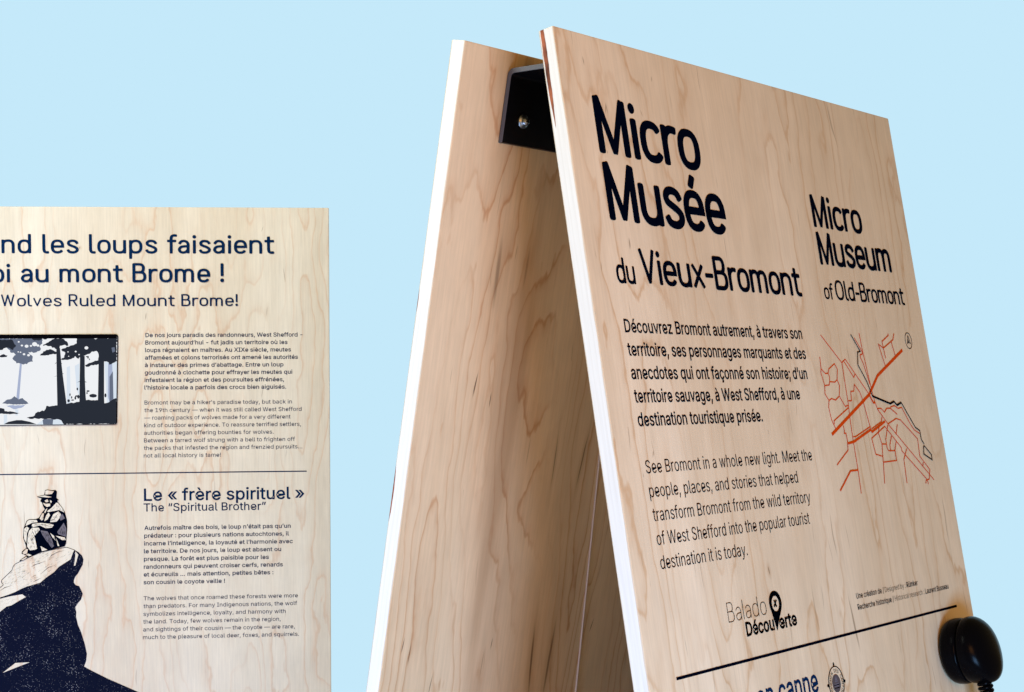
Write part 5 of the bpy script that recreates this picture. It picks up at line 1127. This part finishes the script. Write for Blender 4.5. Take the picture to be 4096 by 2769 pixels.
sh = Sheet(0.35)
sh.poly(ROCK, 0)
for w in WEDGE:
    sh.poly(w, 1)
for w, p in STROKES:
    sh.stroke(p, w * 2.3 if w < .6 else w, mi=2, taper=(w < 1.5 and len(p) < 5))
sh.poly(MAN, 2)
for p in MANG:
    sh.poly(p, 3)
for p in MANL:
    sh.poly(p, 1)
sh.poly(SHOE, 2)
sh.poly(SHOEL, 1)
for w, p in MANS:
    sh.stroke(p, w, mi=2)
for i, p in enumerate(MANL[5:]):       # modelling of the clothes
    hatch(sh, p, (100, 75, 95, 60, 40, 20, 20, 80, 82, 20, 75, 60, 60, 70, 70)[i % 15], 1.15, 4.0, .42, .5)
for p in MANG:
    hatch(sh, p, 75, 1.1, 5.0, .55, .8)
face = [p for w, p in STROKES[:1]][0][2:] + ROCK[-9:][::-1]
hatch(sh, face, -28, 2.6, 5.5, .42, .34)
sh.build("rock_print", [rock_ink, wood_panel, ink_dark, ink_grey], board)

# screen with the forest picture
random.seed(5)


def ragged(p, amp):
    out = []
    for i in range(len(p)):
        a_, b2 = Vector(p[i]), Vector(p[(i + 1) % len(p)])
        L = (b2 - a_).length
        k = max(1, int(L / 2.2))
        nrm = Vector((-(b2 - a_).y, (b2 - a_).x)).normalized() if L > 0 else Vector((0, 0))
        for j in range(k):
            q = a_.lerp(b2, j / k)
            out.append(tuple(q + nrm * random.uniform(-1, 1) * amp * 0.105 * (1 if k > 1 else .3)))
    return out


def rounded(q, r):
    out = []
    n = len(q)
    for i in range(n):
        p0, p1, p2 = Vector(q[i - 1]), Vector(q[i]), Vector(q[(i + 1) % n])
        out += [tuple(v) for v in bend(p0, p1, p2, r, 5)]
    return out


sc_loop = rounded(SCR, 4.2)
bm = bmesh.new()
fr_ = [bm.verts.new((x * MM, -0.0008, -z * MM)) for x, z in sc_loop]
bk_ = [bm.verts.new((x * MM, 0.006, -z * MM)) for x, z in sc_loop]
bm.faces.new(fr_)
for i in range(len(fr_)):
    j = (i + 1) % len(fr_)
    bm.faces.new([fr_[i], fr_[j], bk_[j], bk_[i]])
bmesh.ops.recalc_face_normals(bm, faces=bm.faces)
me = bpy.data.meshes.new("screen")
bm.to_mesh(me)
bm.free()
screen = link("screen", me, new_mat("black_glass", (0.002, 0.002, 0.003, 1), 0.3, 0.03), board)
PAL = {"white": (243, 245, 248), "haze": (220, 231, 243), "pale": (170, 181, 210), "mid": (104, 113, 133), "dark": (42, 47, 57)}
keys = list(PAL)
sh = Sheet(1.0)
sh.poly(rounded(PIC, 3.2), 0)
for col, j, p in PICS:
    sh.poly(ragged(p, j) if j else p, keys.index(col))
sh.poly(BAR, len(keys))
outer, mid_ = rounded(SCR, 4.0), (sum(p[0] for p in SCR) / 4, sum(p[1] for p in SCR) / 4)
fx, fz = 1 - 2.6 / abs(SCR[1][0] - SCR[0][0]), 1 - 2.2 / abs(SCR[2][1] - SCR[1][1])
rim = rounded([(mid_[0] + (x - mid_[0]) * fx, mid_[1] + (z - mid_[1]) * fz) for x, z in SCR], 3.2)
n_ = len(outer)
sh.tri(outer + rim, [q for i in range(n_) for q in ((i, (i + 1) % n_, n_ + (i + 1) % n_), (i, n_ + (i + 1) % n_, n_ + i))], len(keys))
sh.build("forest_picture", [glow("screen_" + k, lin(*PAL[k]), 0.97) for k in keys] + [new_mat("screen_shade", (0.001, 0.001, 0.002, 1), 0.3, 0.03)], screen)  # last material: flat black of the top bar and bezel rim
